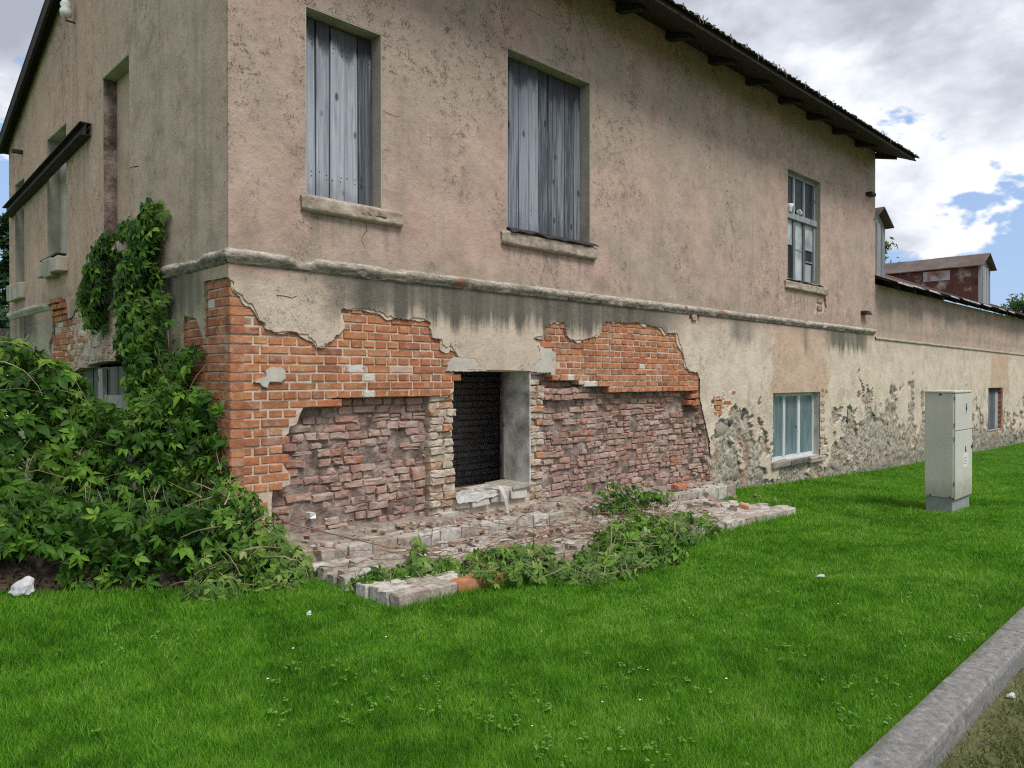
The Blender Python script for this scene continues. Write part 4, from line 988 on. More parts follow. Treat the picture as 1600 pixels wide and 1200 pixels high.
# ================================================================== LOWER WALL WITH FLAKING PLASTER OVER FIELDSTONE
STONES = []
for px, py, rx, rz, tone in ((1143, 657, .11, .15, 'd'), (1163, 648, .10, .19, 'd'), (1169, 704, .17, .20, 'b'), (1144, 722, .16, .16, 'g'), (1163, 676, .14, .12, 'g'), (1326, 650, .13, .30, 'd'),
        (1336, 690, .24, .25, 't'), (1312, 692, .17, .17, 't'), (1185, 625, .10, .16, 'g'), (1340, 618, .10, .09, 'd'), (1394, 612, .18, .16, 'd'), (1398, 632, .14, .2, 'g'), (1425, 645, .16, .3, 'g'), (1366, 675, .26, .14, 'g'),
        (1380, 700, .2, .16, 'g'), (1305, 728, .2, .12, 'g'), (1330, 726, .22, .12, 'g'), (1150, 745, .2, .12, 'g'), (1187, 742, .2, .12, 'g'), (1195, 690, .1, .14, 't')):
    X, Z = fac(px, py); STONES.append((X, Z, rx, rz, tone))
for k in range(900):
    X = random.uniform(7.5, 31); g = ground(X); Z = g - .1 + 1.15 * random.random() ** 1.7
    r = random.uniform(.09, .23)
    if any(w[0] - r < X < w[2] + r and w[1] - .2 - r < Z < w[3] + r for w in (GW, (23.2, .05, 25.5, 1.33))): continue
    if any(abs(X - s[0]) < (r + s[2]) * .85 and abs(Z - s[1]) < (r + s[3]) * .85 for s in STONES): continue
    if len(STONES) < 150: STONES.append((X, Z, r * random.uniform(.9, 1.3), r * random.uniform(.7, 1.05), random.choice('gggtbtd')))
def wall_field(name, xs, zs, win, left, parent):
    Xg, Zg = np.meshgrid(xs, zs, indexing='ij')
    zc = np.interp(Xg, [7, 7.6, 8.6, 9.3, 11.3, 12.0, 13.2, 16, 20, 23, 32], [.5, .72, .62, .2, .18, .45, .85, .8, .45, .35, .35]) + np.interp(Xg, [14, 24, 32], [0, -.15, -.2])
    v = (fbm(Xg, Zg, 2.2) - .5) * 2.8 + (fbm(Xg + 40, Zg, 4.2, 6) - .5) * 2.8 + (Zg - zc) * 1.15
    cover = np.ones_like(Xg)
    for X, Z, rx, rz, _ in STONES:
        m = (np.abs(Xg - X) < rx * 2) & (np.abs(Zg - Z) < rz * 2)
        d = np.sqrt(((Xg - X) / rx) ** 2 + ((Zg - Z) / rz) ** 2)
        v = np.where(m, v - 1.5 * np.clip(1.25 - d, 0, 1), v)
    v = v + np.where(Zg > 1.75, (Zg - 1.75) * 6, 0)
    if win:
        dx = np.maximum(np.maximum(win[0] - Xg, Xg - win[2]), 0); top = (Zg > win[3]) & (dx < .05)
        v = np.where(top, v + 2, v)
    fl = sstep(-.06, .10, v)
    yb = 0.014 + 0.042 * (fbm(Xg, Zg, 7.0) - .5) * 2 + .020 * (fbm(Xg, Zg, 24, 3) - .5) * 2
    yp = -0.022 - 0.020 * (fbm(Xg + 9, Zg, 1.6) - .5) * sstep(2.2, 1.9, Zg) - .006 * (fbm(Xg, Zg, 14, 3) - .5) * sstep(2.2, 2.0, Zg)
    curl = -.012 * np.exp(-((v - .10) / .08) ** 2) * sstep(2.1, 1.7, Zg)
    Y = yb * (1 - fl) + (yp + curl) * fl
    n, k = Xg.shape; idx = np.arange(n * k).reshape(n, k)
    q = np.stack([idx[:-1, :-1], idx[1:, :-1], idx[1:, 1:], idx[:-1, 1:]], -1)
    xc = (Xg[:-1, :-1] + Xg[1:, 1:]) / 2; zcn = (Zg[:-1, :-1] + Zg[1:, 1:]) / 2; keep = np.ones(xc.shape, bool)
    if win: keep &= ~((xc > win[0]) & (xc < win[2]) & (zcn > win[1]) & (zcn < win[3]))
    if left: keep &= xc > np.interp(zcn, [-.6, 0, .3, .75, 1.1, 1.35, 1.6], [7.52, 7.48, 7.38, 7.30, 7.16, 7.06, 7.06]) + .05 * (fbm(xc, zcn, 9, 3) - .5) * (zcn < 1.58)
    me = np_mesh(name, np.stack([Xg, Y, Zg], -1).reshape(-1, 3), q[keep].reshape(-1, 4), M['flaking'], True, {'flake': fl.ravel()})
    return link(name, me, parent)
def axis(a, b, st, cuts):
    v = set(np.round(np.arange(a, b, st), 4)) | {b} | set(cuts); v = sorted(v); out = [v[0]]
    for q in v[1:]:
        if q - out[-1] < st * .3 and q not in cuts and q != b: continue
        out.append(q)
    return np.array(out)
FW = (23.2, 0.02, 24.9, 1.33)
fw1 = wall_field('flaking_plaster', axis(HX0, LEN, .016, [GW[0], GW[2]]), axis(-.75, 2.2, .016, [GW[1], GW[3]]), GW, True, house)
fw2 = wall_field('flaking_plaster', axis(LEN, 32.0, .034, [FW[0], FW[2]]), axis(-1.1, 2.3, .034, [FW[1], FW[3]]), FW, False, annex)
def stone_mesh(seed):
    me = bpy.data.meshes.new('fieldstone'); bm = bmesh.new(); bmesh.ops.create_icosphere(bm, subdivisions=3, radius=1)
    pl = [(Vector((random.gauss(0, 1), random.gauss(0, .6), random.gauss(0, 1))).normalized(), random.uniform(.62, .9)) for _ in range(9)]
    for v in bm.verts:
        for nn_, dd in pl:
            e = v.co.dot(nn_) - dd
            if e > 0: v.co -= nn_ * e * .9
        v.co *= 1 + .20 * mnoise.noise(v.co * 1.4 + Vector((seed, 0, 0))) + .10 * mnoise.noise(v.co * 4.1 + Vector((0, seed, 0)))
    bm.to_mesh(me); bm.free(); me.polygons.foreach_set('use_smooth', [True] * len(me.polygons)); return me
M['stone_dark'] = brickmat('dark_fieldstone', [(0.045, 0.05, 0.065), (0.075, 0.08, 0.095)], (0.30, 0.28, 0.25), .5)
M['stone_brown'] = brickmat('brown_fieldstone', [(0.20, 0.125, 0.08), (0.28, 0.20, 0.145)], (0.40, 0.34, 0.27), .7)
M['stone_tan'] = brickmat('tan_fieldstone', [(0.36, 0.31, 0.22), (0.42, 0.35, 0.26)], (0.50, 0.44, 0.35), .8)
M['stone_grey'] = brickmat('grey_fieldstone', [(0.17, 0.165, 0.15), (0.27, 0.255, 0.225), (0.33, 0.29, 0.24)], (0.46, 0.41, 0.33), .8)
SM = {}
for tone, mt in (('d', 'stone_dark'), ('b', 'stone_brown'), ('t', 'stone_tan'), ('g', 'stone_grey')):
    SM[tone] = []
    for k in range(4):
        me = stone_mesh(k * 7.3 + ord(tone)); me.materials.append(M[mt]); SM[tone].append(me)
for X, Z, rx, rz, tone in STONES:
    o = link('fieldstone', random.choice(SM[tone])); par, yo = (fw1, random.uniform(.068, .092)) if X < LEN else (fw2, random.uniform(.068, .092))
    o.matrix_world = Matrix.Translation((X, yo, Z)) @ Matrix.Rotation(random.uniform(-.5, .5), 4, 'Y') @ Matrix.Diagonal((rx, .085, rz, 1)); o.parent = par
    o.matrix_parent_inverse = Matrix.Translation(-wloc(par))
# bare red bricks at the edge of the flaking area
BB = [fac(*q) for q in ((1112, 613), (1128, 617), (1150, 609), (1155, 622), (1144, 634), (1136, 652), (1116, 652))]
for l, x, z in courses(7.2, 8.4, .7, 1.7):
    if inside((x, z), BB): place(random.choice(BR[l]), 'bared_brick', fw1, Matrix.Translation((x, -.024 + random.uniform(0, .012), z)) @ Matrix.Rotation(random.uniform(-.03, .03), 4, 'Y'))
for px, py in ((1284, 610), (1290, 611)):
    X, Z = fac(px, py); place(random.choice(BR[HD]), 'bared_brick', fw1, Matrix.Translation((X, -.024, Z)))
for px, py in ((1085, 619), (1093, 617), (1101, 618), (1080, 629), (1088, 630)):
    X, Z = fac(px, py); place(random.choice(BR[TQ]), 'bared_brick', masonry, Matrix.Translation((X, -.01, Z)) @ Matrix.Rotation(random.uniform(-.06, .06), 4, 'Y'))

# ================================================================== ANNEX
slab('annex_plaster', [[(LEN, 2.3), (32, 2.3), (32, 3.62), (LEN, 3.62)]], -0.022, 0.02, M['plaster'], annex)
slab('annex_masonry', [[(LEN + .002, -1.2), (32, -1.2), (32, 3.6), (LEN + .002, 3.6)], rect(*FW)], .16, .5, M['mortar'], annex)
MB().box((31.7, .5, -1.2), (32, 6.4, 3.6)).box((14, 6.2, -1.2), (31.7, 6.5, 3.6)).obj('rear_wall', M['plaster_gable'], annex)
V = []; F = []
pf = [(0, 2.50), (.028, 2.49), (.034, 2.47), (.028, 2.452), (0, 2.445)]
for i in range(181):
    x = LEN + .0 + i * .1
    for o_, z_ in pf: V.append((x, -.02 - o_ - .004 * mnoise.noise((x * 4, z_ * 30, 1)), z_ - .006 * (i / 18)))
for i in range(180):
    for j in range(4): F.append((i * 5 + j, i * 5 + j + 1, (i + 1) * 5 + j + 1, (i + 1) * 5 + j))
link('string_course', mk('string_course', V, F, M['soffit']), annex)
def az(y): return 3.62 + .42 * (y + .35)
sec = [(-0.34, az(-.34)), (3.2, az(3.2)), (6.8, az(3.2) - 1.5), (6.8, az(3.2) - 1.45), (3.2, az(3.2) + .05), (-0.34, az(-.34) + .05)]
V = [(x, y, z) for x in (14.02, 32.3) for y, z in sec]; F = [tuple(range(6)), tuple(reversed(range(6, 12)))] + [(i + 6, (i + 1) % 6 + 6, (i + 1) % 6, i) for i in range(6)]
aroof = MB().add(V, F).obj('roof', M['eave_wood'], annex)
x = 14.02; k = 0
while x < 32.2:                        # overlapping tin sheets with ragged pale edges
    w = random.uniform(.85, 1.1); e = -0.40 + random.uniform(-.05, .04); d = .055 + .008 * (k % 2) + random.uniform(0, .004)
    V = [(x - .02, e, az(e) + d), (x + w, e + random.uniform(-.03, .03), az(e) + d - random.uniform(0, .02)), (x + w, 3.22, az(3.2) + d), (x - .02, 3.22, az(3.2) + d)]
    o = MB().add(V, [(0, 1, 2, 3)]).obj('tin_sheet', M['annex_roof'], aroof); s = o.modifiers.new('thick', 'SOLIDIFY'); s.thickness = .004
    if random.random() < .75:
        V = [(x, e - .012, az(e) + d + .002), (x + w * random.uniform(.5, 1), e - .012, az(e) + d - .004), (x + w * .9, e - .02, az(e) + d - .045), (x + .02, e - .02, az(e) + d - .03)]
        o = MB().add(V, [(0, 1, 2, 3)]).obj('sheet_edge', M['tin'], aroof); s = o.modifiers.new('thick', 'SOLIDIFY'); s.thickness = .004
    x += w; k += 1
for k in range(17):
    xx = 14.6 + k * 1.05; V = [(xx + a, q, az(q) - e) for a in (0, .09) for q in (-.3, 0) for e in (.002, .10)]
    MB().add(V, [(0, 1, 3, 2), (4, 6, 7, 5), (0, 4, 5, 1), (2, 3, 7, 6), (0, 2, 6, 4), (1, 5, 7, 3)]).obj('rafter_end', M['eave_wood'], aroof)
def dormer(x0, x1, yf, ztop_side, zridge, label, side_mat, yr, sidepatch):
    zb = az(yf) + .05; xm = (x0 + x1) / 2
    d = MB().box((x0 + .06, yf + .02, zb - .05), (x1 - .06, yf + .06, ztop_side), .003).obj('dormer', M['frame_wood'], annex); d['label'] = label
    n = max(3, int((x1 - x0) / .22)); w = (x1 - x0) / n
    for i in range(n): MB().box((x0 + i * w + .008, yf - random.uniform(0, .012), zb - .02), (x0 + (i + 1) * w - .006, yf + .02, ztop_side + .0), .004).obj('front_board', M['frame_wood'], d)
    MB().add([(x0 + .01, yf + .01, ztop_side + .001), (x1 - .01, yf + .01, ztop_side + .001), (xm, yf + .01, zridge - .03), (x0 + .01, yf + .05, ztop_side + .001), (x1 - .01, yf + .05, ztop_side + .001), (xm, yf + .05, zridge - .03)], [(0, 1, 2), (5, 4, 3), (0, 3, 4, 1), (1, 4, 5, 2), (2, 5, 3, 0)]).obj('gable_board', M['frame_wood'], d)
    for sx in (x0, x1):
        yb_ = (ztop_side - 3.62) / .42 - .35
        segs = 4
        for s in range(segs):
            ya2 = yf + (yb_ - yf) * s / segs; yb2 = yf + (yb_ - yf) * (s + 1) / segs - .004; pr = .004 * (s % 2)
            sg = -1 if sx == x0 else 1
            V = [(sx + sg * (pr + .004), ya2, az(ya2) + .03), (sx + sg * (pr + .004), yb2, min(az(yb2) + .03, ztop_side)), (sx + sg * (pr + .004), yb2, ztop_side), (sx + sg * (pr + .004), ya2, ztop_side)]
            V += [(sx + sg * (pr - .01), b, c) for _, b, c in V]
            o = MB().add(V, [(0, 1, 2, 3), (7, 6, 5, 4), (0, 4, 5, 1), (1, 5, 6, 2), (2, 6, 7, 3), (3, 7, 4, 0)]).obj('tin_side', side_mat, d)
            if s == 1 and sidepatch and sx == x0:
                MB().box((sx - .018, ya2 + .05, ztop_side - .38), (sx - .012, yb2 + .1, ztop_side - .08), .004).obj('tin_patch', M['tin'], d)
    ov = .10
    for sg in (-1, 1):
        xe = x0 - ov if sg < 0 else x1 + ov; ze = ztop_side - ov * (zridge - ztop_side) / ((x1 - x0) / 2)
        for s in range(4):
            ya2 = yf - .16 + (yr - yf + .16) * s / 4; yb2 = yf - .16 + (yr - yf + .16) * (s + 1) / 4 + .02; pr = .006 * (s % 2) + (0.001 if sg > 0 else 0)
            V = [(xe, ya2, ze + .03 + pr), (xm, ya2, zridge + .03 + pr), (xm, yb2, zridge + .03 + pr), (xe, yb2, ze + .03 + pr)]
            V += [(a, b, c - .025) for a, b, c in V]
            MB().add(V, [(0, 1, 2, 3), (7, 6, 5, 4), (0, 4, 5, 1), (1, 5, 6, 2), (2, 6, 7, 3), (3, 7, 4, 0)]).obj('dormer_roof', M['dormer_roof'], d)
    return d
dormer(22.75, 24.1, 0.15, 5.0, 5.38, 'rusty tin dormer with a grey ridge roof', M['rust'], 3.1, True)
dormer(13.6 + .42, 15.0, 0.12, 5.02, 5.32, 'narrow board-fronted dormer against the tall house', M['rust'], 3.0, False)
# boarded far window
fo = lining('shuttered_window', FW, .17, annex, M['soffit'], 0.0); fo['label'] = 'small window closed with grey boards in the far flaking wall'
for i in range(4):
    w = (FW[2] - FW[0] - .03) / 4; MB().box((FW[0] + .015 + i * w, .09, FW[1] + .02), (FW[0] + .015 + (i + 1) * w - .012, .12, FW[3] - .02), .004).obj('plank', M['plank'], fo)
rest = []
for k in range(17):
    rest.append((random.choice(BR[HD]), Matrix.Translation((FW[2] + .02, -.01, FW[1] + (k + .5) * .078)) @ Matrix.Rotation(R(8 if k % 2 else -8), 4, 'Z')))
join_pieces('jamb_bricks', rest, M['brick'], fo)
# ================================================================== GROUND
def sheet(name, ys, off, mat):
    xs = np.concatenate([[-300, -80, -30, -12], np.arange(-8, 30, .25), np.arange(30, 80, 5), [120, 400]])
    Xg, Yg = np.meshgrid(xs, np.array(ys), indexing='ij'); Z = gnd(Xg, Yg) + off + 0.03 * (fbm(Xg + 50, Yg + 50, 1.3, 3) - .5) * (np.abs(Yg) < 12)
    n, k = Xg.shape; idx = np.arange(n * k).reshape(n, k); q = np.stack([idx[:-1, :-1], idx[1:, :-1], idx[1:, 1:], idx[:-1, 1:]], -1)
    tag(link(name, np_mesh(name, np.stack([Xg, Yg, Z], -1).reshape(-1, 3), q.reshape(-1, 4), mat, True)), kind='structure')
sheet('lawn', [-4.78] + list(np.arange(-4.6, 1, .3)) + [3, 9, 20, 60, 150, 400], -.012, M['soil'])
sheet('verge', [-300, -60, -20, -10] + list(np.arange(-8, -5, .25)) + [-4.95, -4.86], -.072, M['verge'])
# kerb of long concrete stones, its lawn side level with the turf
KY0, KY1 = -4.91, -4.735
kerb = link('kerb', None); kerb.location = (3, -4.83, 0); tag(kerb, 'long grey concrete kerb between lawn and verge', kind='structure')
x = -4.3
while x < 40:
    L = 2.35; V = []; F = []; n = 60 if x < 8 else 12; prof = [(KY0 - .004, -.35), (KY0 - .004, -.05), (KY0 - .004, .012), (KY0 + .003, .034), (KY0 + .016, .042), (KY0 + .10, .043), (KY1 - .008, .042), (KY1, .034), (KY1, -.35)]
    k = len(prof)
    for i in range(n + 1):
        xx = x + .004 + (L - .008) * i / n
        for j, (y, z) in enumerate(prof):
            w = .004 * mnoise.noise((xx * 7, j * 1.3, 4)) + .004 * mnoise.noise((xx * 26, j * 3.1, 9))
            ch_ = max(0, mnoise.noise((xx * 4.3, 2.0, 7)) - .30) * .09 if j in (2, 3, 4) else 0
            V.append((xx, y + w * (.6 if j < 3 else .2) + ch_ * .6, ground(xx, -4.8) + z + (w * .5 if j > 0 else 0) - ch_ * .7))
    for i in range(n):
        for j in range(k - 1): F.append((i * k + j, (i + 1) * k + j, (i + 1) * k + j + 1, i * k + j + 1))
    F += [tuple(reversed(range(k))), tuple(range(n * k, n * k + k))]
    link('kerb_stone', mk('kerb_stone', V, F, M['concrete']), kerb); x += L

# ================================================================== BRICK APRON AT THE WALL FOOT
AX0, AX1, AY0 = 0.44, 6.55, -1.73
apron = thing('brick_apron', 'worn pale brick apron lying along the foot of the broken wall', 'paving', (3.5, -0.8, 0.0))
def az_(x, y=-.9): return ground(x) + float(np.interp(y, [-1.75, -1.2, -.36], [.085, .075, .065]))
bed = []
V = []; F = []; n = 62; mcols = 14
for i in range(n + 1):
    x = AX0 + .05 + (AX1 - AX0 - .1) * i / n
    for j in range(mcols + 1):
        y = AY0 + .08 + (0.0 - AY0 - .02) * j / mcols
        V.append((x, y, az_(x, y) - .045 + .02 * mnoise.noise((x * 2.1, y * 2.1, 1)) + .02 * mnoise.noise((x * 7, y * 7, 2)) + .05 * max(0, (y + .4))))
for i in range(n):
    for j in range(mcols):
        F.append((i * (mcols + 1) + j, (i + 1) * (mcols + 1) + j, (i + 1) * (mcols + 1) + j + 1, i * (mcols + 1) + j + 1))
V2 = [(v[0], v[1], ground(v[0]) - .1) for v in V]
nb = len(V)
bedo = link('bed', mk('bed', V, F, M['debris'], True), apron)
def pave_mesh(L, Wd, H):
    b = .007; bm = bmesh.new(); bmesh.ops.create_cube(bm, size=1)
    for v in bm.verts: v.co = Vector((v.co.x * L, v.co.y * Wd, v.co.z * H - H / 2))
    bmesh.ops.bevel(bm, geom=[e for e in bm.edges if e.calc_length() and (e.verts[0].co.z > -.02 or e.verts[1].co.z > -.02)], offset=b, segments=1, affect='EDGES')
    for v in bm.verts: v.co += Vector((random.uniform(-1, 1), random.uniform(-1, 1), random.uniform(-1.3, .4))) * .010
    me = bpy.data.meshes.new('paving_brick'); bm.to_mesh(me); bm.free(); me.materials.append(M['pale_brick']); return me
PV = [pave_mesh(random.choice((.256, .25, .20, .15, .125)), random.choice((.124, .12, .10)), .15) for _ in range(14)]
PVL = [pave_mesh(random.choice((.256, .25, .245)), .126, .15) for _ in range(7)]
PVo = []
for me in PVL[:3]:
    c = me.copy(); c.materials.clear(); c.materials.append(M['brick']); PVo.append(c)
cnt = 0
rows = 10
for j in range(rows):
    y = AY0 + .065 + j * .132; x = AX0 + .125 - (.13 if j % 2 else 0) + (.1 if j % 2 else 0)
    while x < AX1 - .05:
        mid = 2.1 < x < 4.6
        p = 1.0 if j < 4 and (x < 1.6 or x > 5.0) else (.97 if x < 2.5 or x > 4.4 else .86)
        if 1.5 < x < 1.9 and j < 1: p = 0
        if 2.0 < x < 4.9 and j == 0: p = .45
        if random.random() < p:
            me = random.choice(PVL if j < 4 and (x < 1.8 or x > 5.0) else PV)
            if j == 0 and 0.95 < x < 1.7: me = random.choice(PVo)
            dip = -.025 if 3 < j < 8 and random.random() < .25 else 0
            q = .3 if j < 4 and (x < 1.8 or x > 5.0) else 1.0; ru = lambda a: random.uniform(-a, a) * q
            mx = Matrix.Translation((x + ru(.01), y + ru(.012), az_(x, y) + .012 + ru(.009) + dip)) @ Matrix.Rotation(ru(.07), 4, 'Z') @ Matrix.Rotation(ru(.06) - .03 * q, 4, 'X') @ Matrix.Rotation(ru(.04), 4, 'Y')
            place(me, 'paving_brick', apron, mx); cnt += 1
        x += .258 if j < 4 and (x < 1.8 or x > 5.0) else ((.262 if j % 3 else .20) if random.random() < .7 else .15)
# low wall-foot course behind
x = 0.62; ledge = None
while x < 7.3:
    L = .255; sk = (3.45 < x < 4.35 and random.random() < .5) or (5.05 < x < 5.6)
    if not sk:
        zt = float(np.interp(x, [.6, 2.5, 4, 7.3], [.165, .15, .10, .035])) + random.uniform(-.010, .004)
        o = MB().box((x, -.37, zt - .19), (x + L - .012, -.20 + random.uniform(-.01, .01), zt), .009).obj('foot_brick', M['pale_brick'], apron); bevel_obj(o, .009)
        if random.random() < .8:
            o = MB().box((x + .02, -.195, zt - .15), (x + L - .02, -.03, zt - random.uniform(0, .03)), .012).obj('foot_brick', M['pale_brick'] if random.random() < .5 else M['cement'], apron); bevel_obj(o, .009)
    x += L
# dirt bank filling between the foot course and the wall
V = []; F = []
for i in range(70):
    x = .3 + i * .104
    zt = float(np.interp(x, [.3, 2.5, 4, 7.3], [.16, .15, .09, .0]))
    for y, dz in ((-.37, -.14), (-.20, -.035), (-.04, .03), (.16, .07)): V.append((x, y, zt + dz + .035 * mnoise.noise((x * 4, y * 9, 3))))
for i in range(69):
    for j in range(3): F.append((i * 4 + j, (i + 1) * 4 + j, (i + 1) * 4 + j + 1, i * 4 + j + 1))
link('dirt_bank', mk('dirt_bank', V, F, M['debris'], True), apron)
# crumbs of brick and mortar
cr = []
for k in range(170):
    x = random.uniform(.6, 7.3); y = random.triangular(-.5, -.02, -.12) if random.random() < .65 else random.uniform(-1.35, -.3)
    zt = float(np.interp(x, [.3, 2.5, 4, 7.3], [.16, .15, .09, .0])) + .02 if y > -.36 else az_(x, y) + .012
    if y > -.36: zt += .04 * (y + .36) / .3
    s = random.uniform(.12, .36); me = random.choice(OB[random.choice((HD, .155))])
    cr.append((me, Matrix.Translation((x, y, zt)) @ Matrix.Rotation(random.uniform(0, 6.3), 4, 'Z') @ Matrix.Rotation(random.uniform(-1, 1), 4, 'X') @ Matrix.Scale(s, 4)))
o = join_pieces('brick_crumbs', cr, M['old_brick'], apron)
# loose bricks one can pick out
def loose(loc, rz, rx, mat, L, label, grp='loose bricks by the wall foot'):
    me = brick_mesh('loose_brick', L, .066, .118, mat, chip=.012, rough=.005); o = link('loose_brick', me)
    o.matrix_world = Matrix.Translation(loc) @ Matrix.Rotation(rz, 4, 'Z') @ Matrix.Rotation(rx, 4, 'X'); tag(o, label, 'brick', grp)
def onapr(px, py, z):
    d, v = ray(px, py); s = (z - CAM.z) / v; return (CAM.x + s * d.x, CAM.y + s * d.y, z)
X, Z = fac(1038, 752, -.12); loose((X, -.14, Z + .0), .3, 0, M['old_brick'], .12, 'brown brick stub standing upright on the wall-foot course')
X, Z = fac(1064, 762, -.22); loose((X, -.26, Z + .005), .1, .1, M['brick'], .25, 'orange brick lying flat on the wall-foot course')
p = onapr(1116, 779, .06); loose((p[0], p[1], .05), .8, .5, M['old_brick'], .2, 'dark brown brick tipped on the pale right-hand paving')
p = onapr(1170, 793, .0); loose((p[0], p[1], -.02), .5, .3, M['brick'], .13, 'half orange brick at the grass edge of the paving')
p = onapr(1158, 796, .0); loose((p[0], p[1], -.03), 1.1, .4, M['pale_brick'], .16, 'pale broken brick beside the half orange brick')
X, Z = fac(497, 800, .06)
o = MB().box((X - .09, .05, Z - .055), (X - .03, .16, Z + .0), .008).obj('white_scrap', M['white']); tag(o, 'small white scrap stuck in the hole low in the left bay', 'scrap')
# pale strip of cloth hanging over the rubble sill
V = []; n = 14
for i in range(n + 1):
    t = i / n; y = .1 - .2 * min(1, t * 1.6); z = .42 + .02 * math.sin(t * 2) - .36 * max(0, t - .45) / .55 * 1.0
    x = 2.86 + .13 * t; V += [(x, y - .01 - .03 * t, z), (x + .06 - .02 * t, y - .012 - .03 * t, z)]
F = [(2 * i, 2 * i + 1, 2 * i + 3, 2 * i + 2) for i in range(n)]
o = link('cloth_strip', mk('cloth_strip', V, F, M['cement'])); s = o.modifiers.new('thick', 'SOLIDIFY'); s.thickness = .006
tag(o, 'pale strip of cloth hanging over the rubble sill of the dark opening', 'cloth')
V = []; F = []; nx, ny = 16, 8
for i in range(nx + 1):
    for j in range(ny + 1):
        x = 2.36 + .62 * i / nx; y = -.06 + .3 * j / ny; V.append((x, y, .385 + .03 * mnoise.noise((x * 9, y * 11, 5)) + .02 * mnoise.noise((x * 23, y * 23, 1)) - (.06 if j == 0 else 0)))
for i in range(nx):
    for j in range(ny): F.append((i * (ny + 1) + j, (i + 1) * (ny + 1) + j, (i + 1) * (ny + 1) + j + 1, i * (ny + 1) + j + 1))
M['dirty_film'] = simple('dirty_film', [(0.3, (0.28, 0.27, 0.25)), (0.55, (0.43, 0.42, 0.40)), (0.8, (0.56, 0.56, 0.55))], 9, 0.6, 0.4)
o = link('plastic_sheet', mk('plastic_sheet', V, F, M['dirty_film'])); s = o.modifiers.new('thick', 'SOLIDIFY'); s.thickness = .005
tag(o, 'crumpled grey-white plastic sheet on the sill of the dark opening', 'plastic sheet')

# ================================================================== UTILITY CABINET
cx, cy = 8.23, -3.04; gz = ground(cx, cy) - .02
cabi = thing('utility_cabinet', 'tall grey-green metal utility cabinet standing on the lawn', 'cabinet', (cx + .4, cy + .18, gz))
cw, cdp = .80, .34; zb, zt = gz + .20, 1.415
bevel_obj(MB().box((cx + .015, cy + .012, gz - .3), (cx + cw - .015, cy + cdp - .012, zb)).obj('base', M['cab_base'], cabi), .006)
bevel_obj(MB().box((cx, cy, zb), (cx + cw, cy + cdp, zt)).obj('body', M['cab'], cabi), .008)
bevel_obj(MB().box((cx - .012, cy - .022, zt + .001), (cx + cw + .012, cy + cdp + .012, zt + .028)).obj('cap', M['cab'], cabi), .008)
zm = 0.92
for a, b, nm in ((zm + .006, zt - .012, 'upper_door'), (zb - .02, zm - .006, 'lower_door')):
    d = bevel_obj(MB().box((cx + .012, cy - .020, a), (cx + cw - .012, cy - .002, b)).obj('door', M['cab'], cabi), .004)
    if a > .5:
        # small black lightning mark
        x, z = cx + .50, 1.20; V = [(x, 0, z + .07), (x + .035, 0, z + .07), (x + .012, 0, z + .015), (x + .05, 0, z + .015), (x - .02, 0, z - .07), (x + .0, 0, z - .008), (x - .03, 0, z - .008)]
        V = [(p[0], cy - .0225, p[2]) for p in V] + [(p[0], cy - .0195, p[2]) for p in V]; nn = 7
        MB().add(V, [tuple(reversed(range(nn))), tuple(range(nn, 2 * nn))] + [(i, (i + 1) % nn, (i + 1) % nn + nn, i + nn) for i in range(nn)]).obj('lightning_mark', M['ink'], d)
    else:
        MB().box((cx + .36, cy - .0225, .42), (cx + .60, cy - .0195, .60)).obj('label_sticker', M['white'], d)
        mk_ = MB()
        for q in range(3): mk_.box((cx + .40, cy - .0235, .47 + q * .035), (cx + .54 - .03 * (q % 2), cy - .0222, .476 + q * .035))
        mk_.box((cx + .45, cy - .0235, .63), (cx + .475, cy - .0195, .70)).box((cx + .475, cy - .0235, .63), (cx + .51, cy - .0195, .648))
        mk_.obj('label_print', M['ink'], d)
        MB().box((cx + cw - .06, cy - .034, .66), (cx + cw - .03, cy - .020, .70), .001).obj('lock', M['iron'], d)
for x_, z_ in ((cx + .02, zt - .008), (cx - .003, zb + .06)):
    pass
MB().box((cx - .004, cy + .14, zt - .03), (cx + .001, cy + .17, zt - .01)).box((cx - .004, cy + .26, zb + .012), (cx + .001, cy + .28, zb + .03)).box((cx - .004, cy + .03, zb + .005), (cx + .001, cy + .05, zb + .022)).obj('bolt', M['iron'], cabi)
for hz in (.98, 1.33, .22, .80):
    MB().tube([(cx + .006, cy - .014, hz), (cx + .006, cy - .014, hz + .05)], .007, 8).obj('hinge', M['cab_base'], cabi)

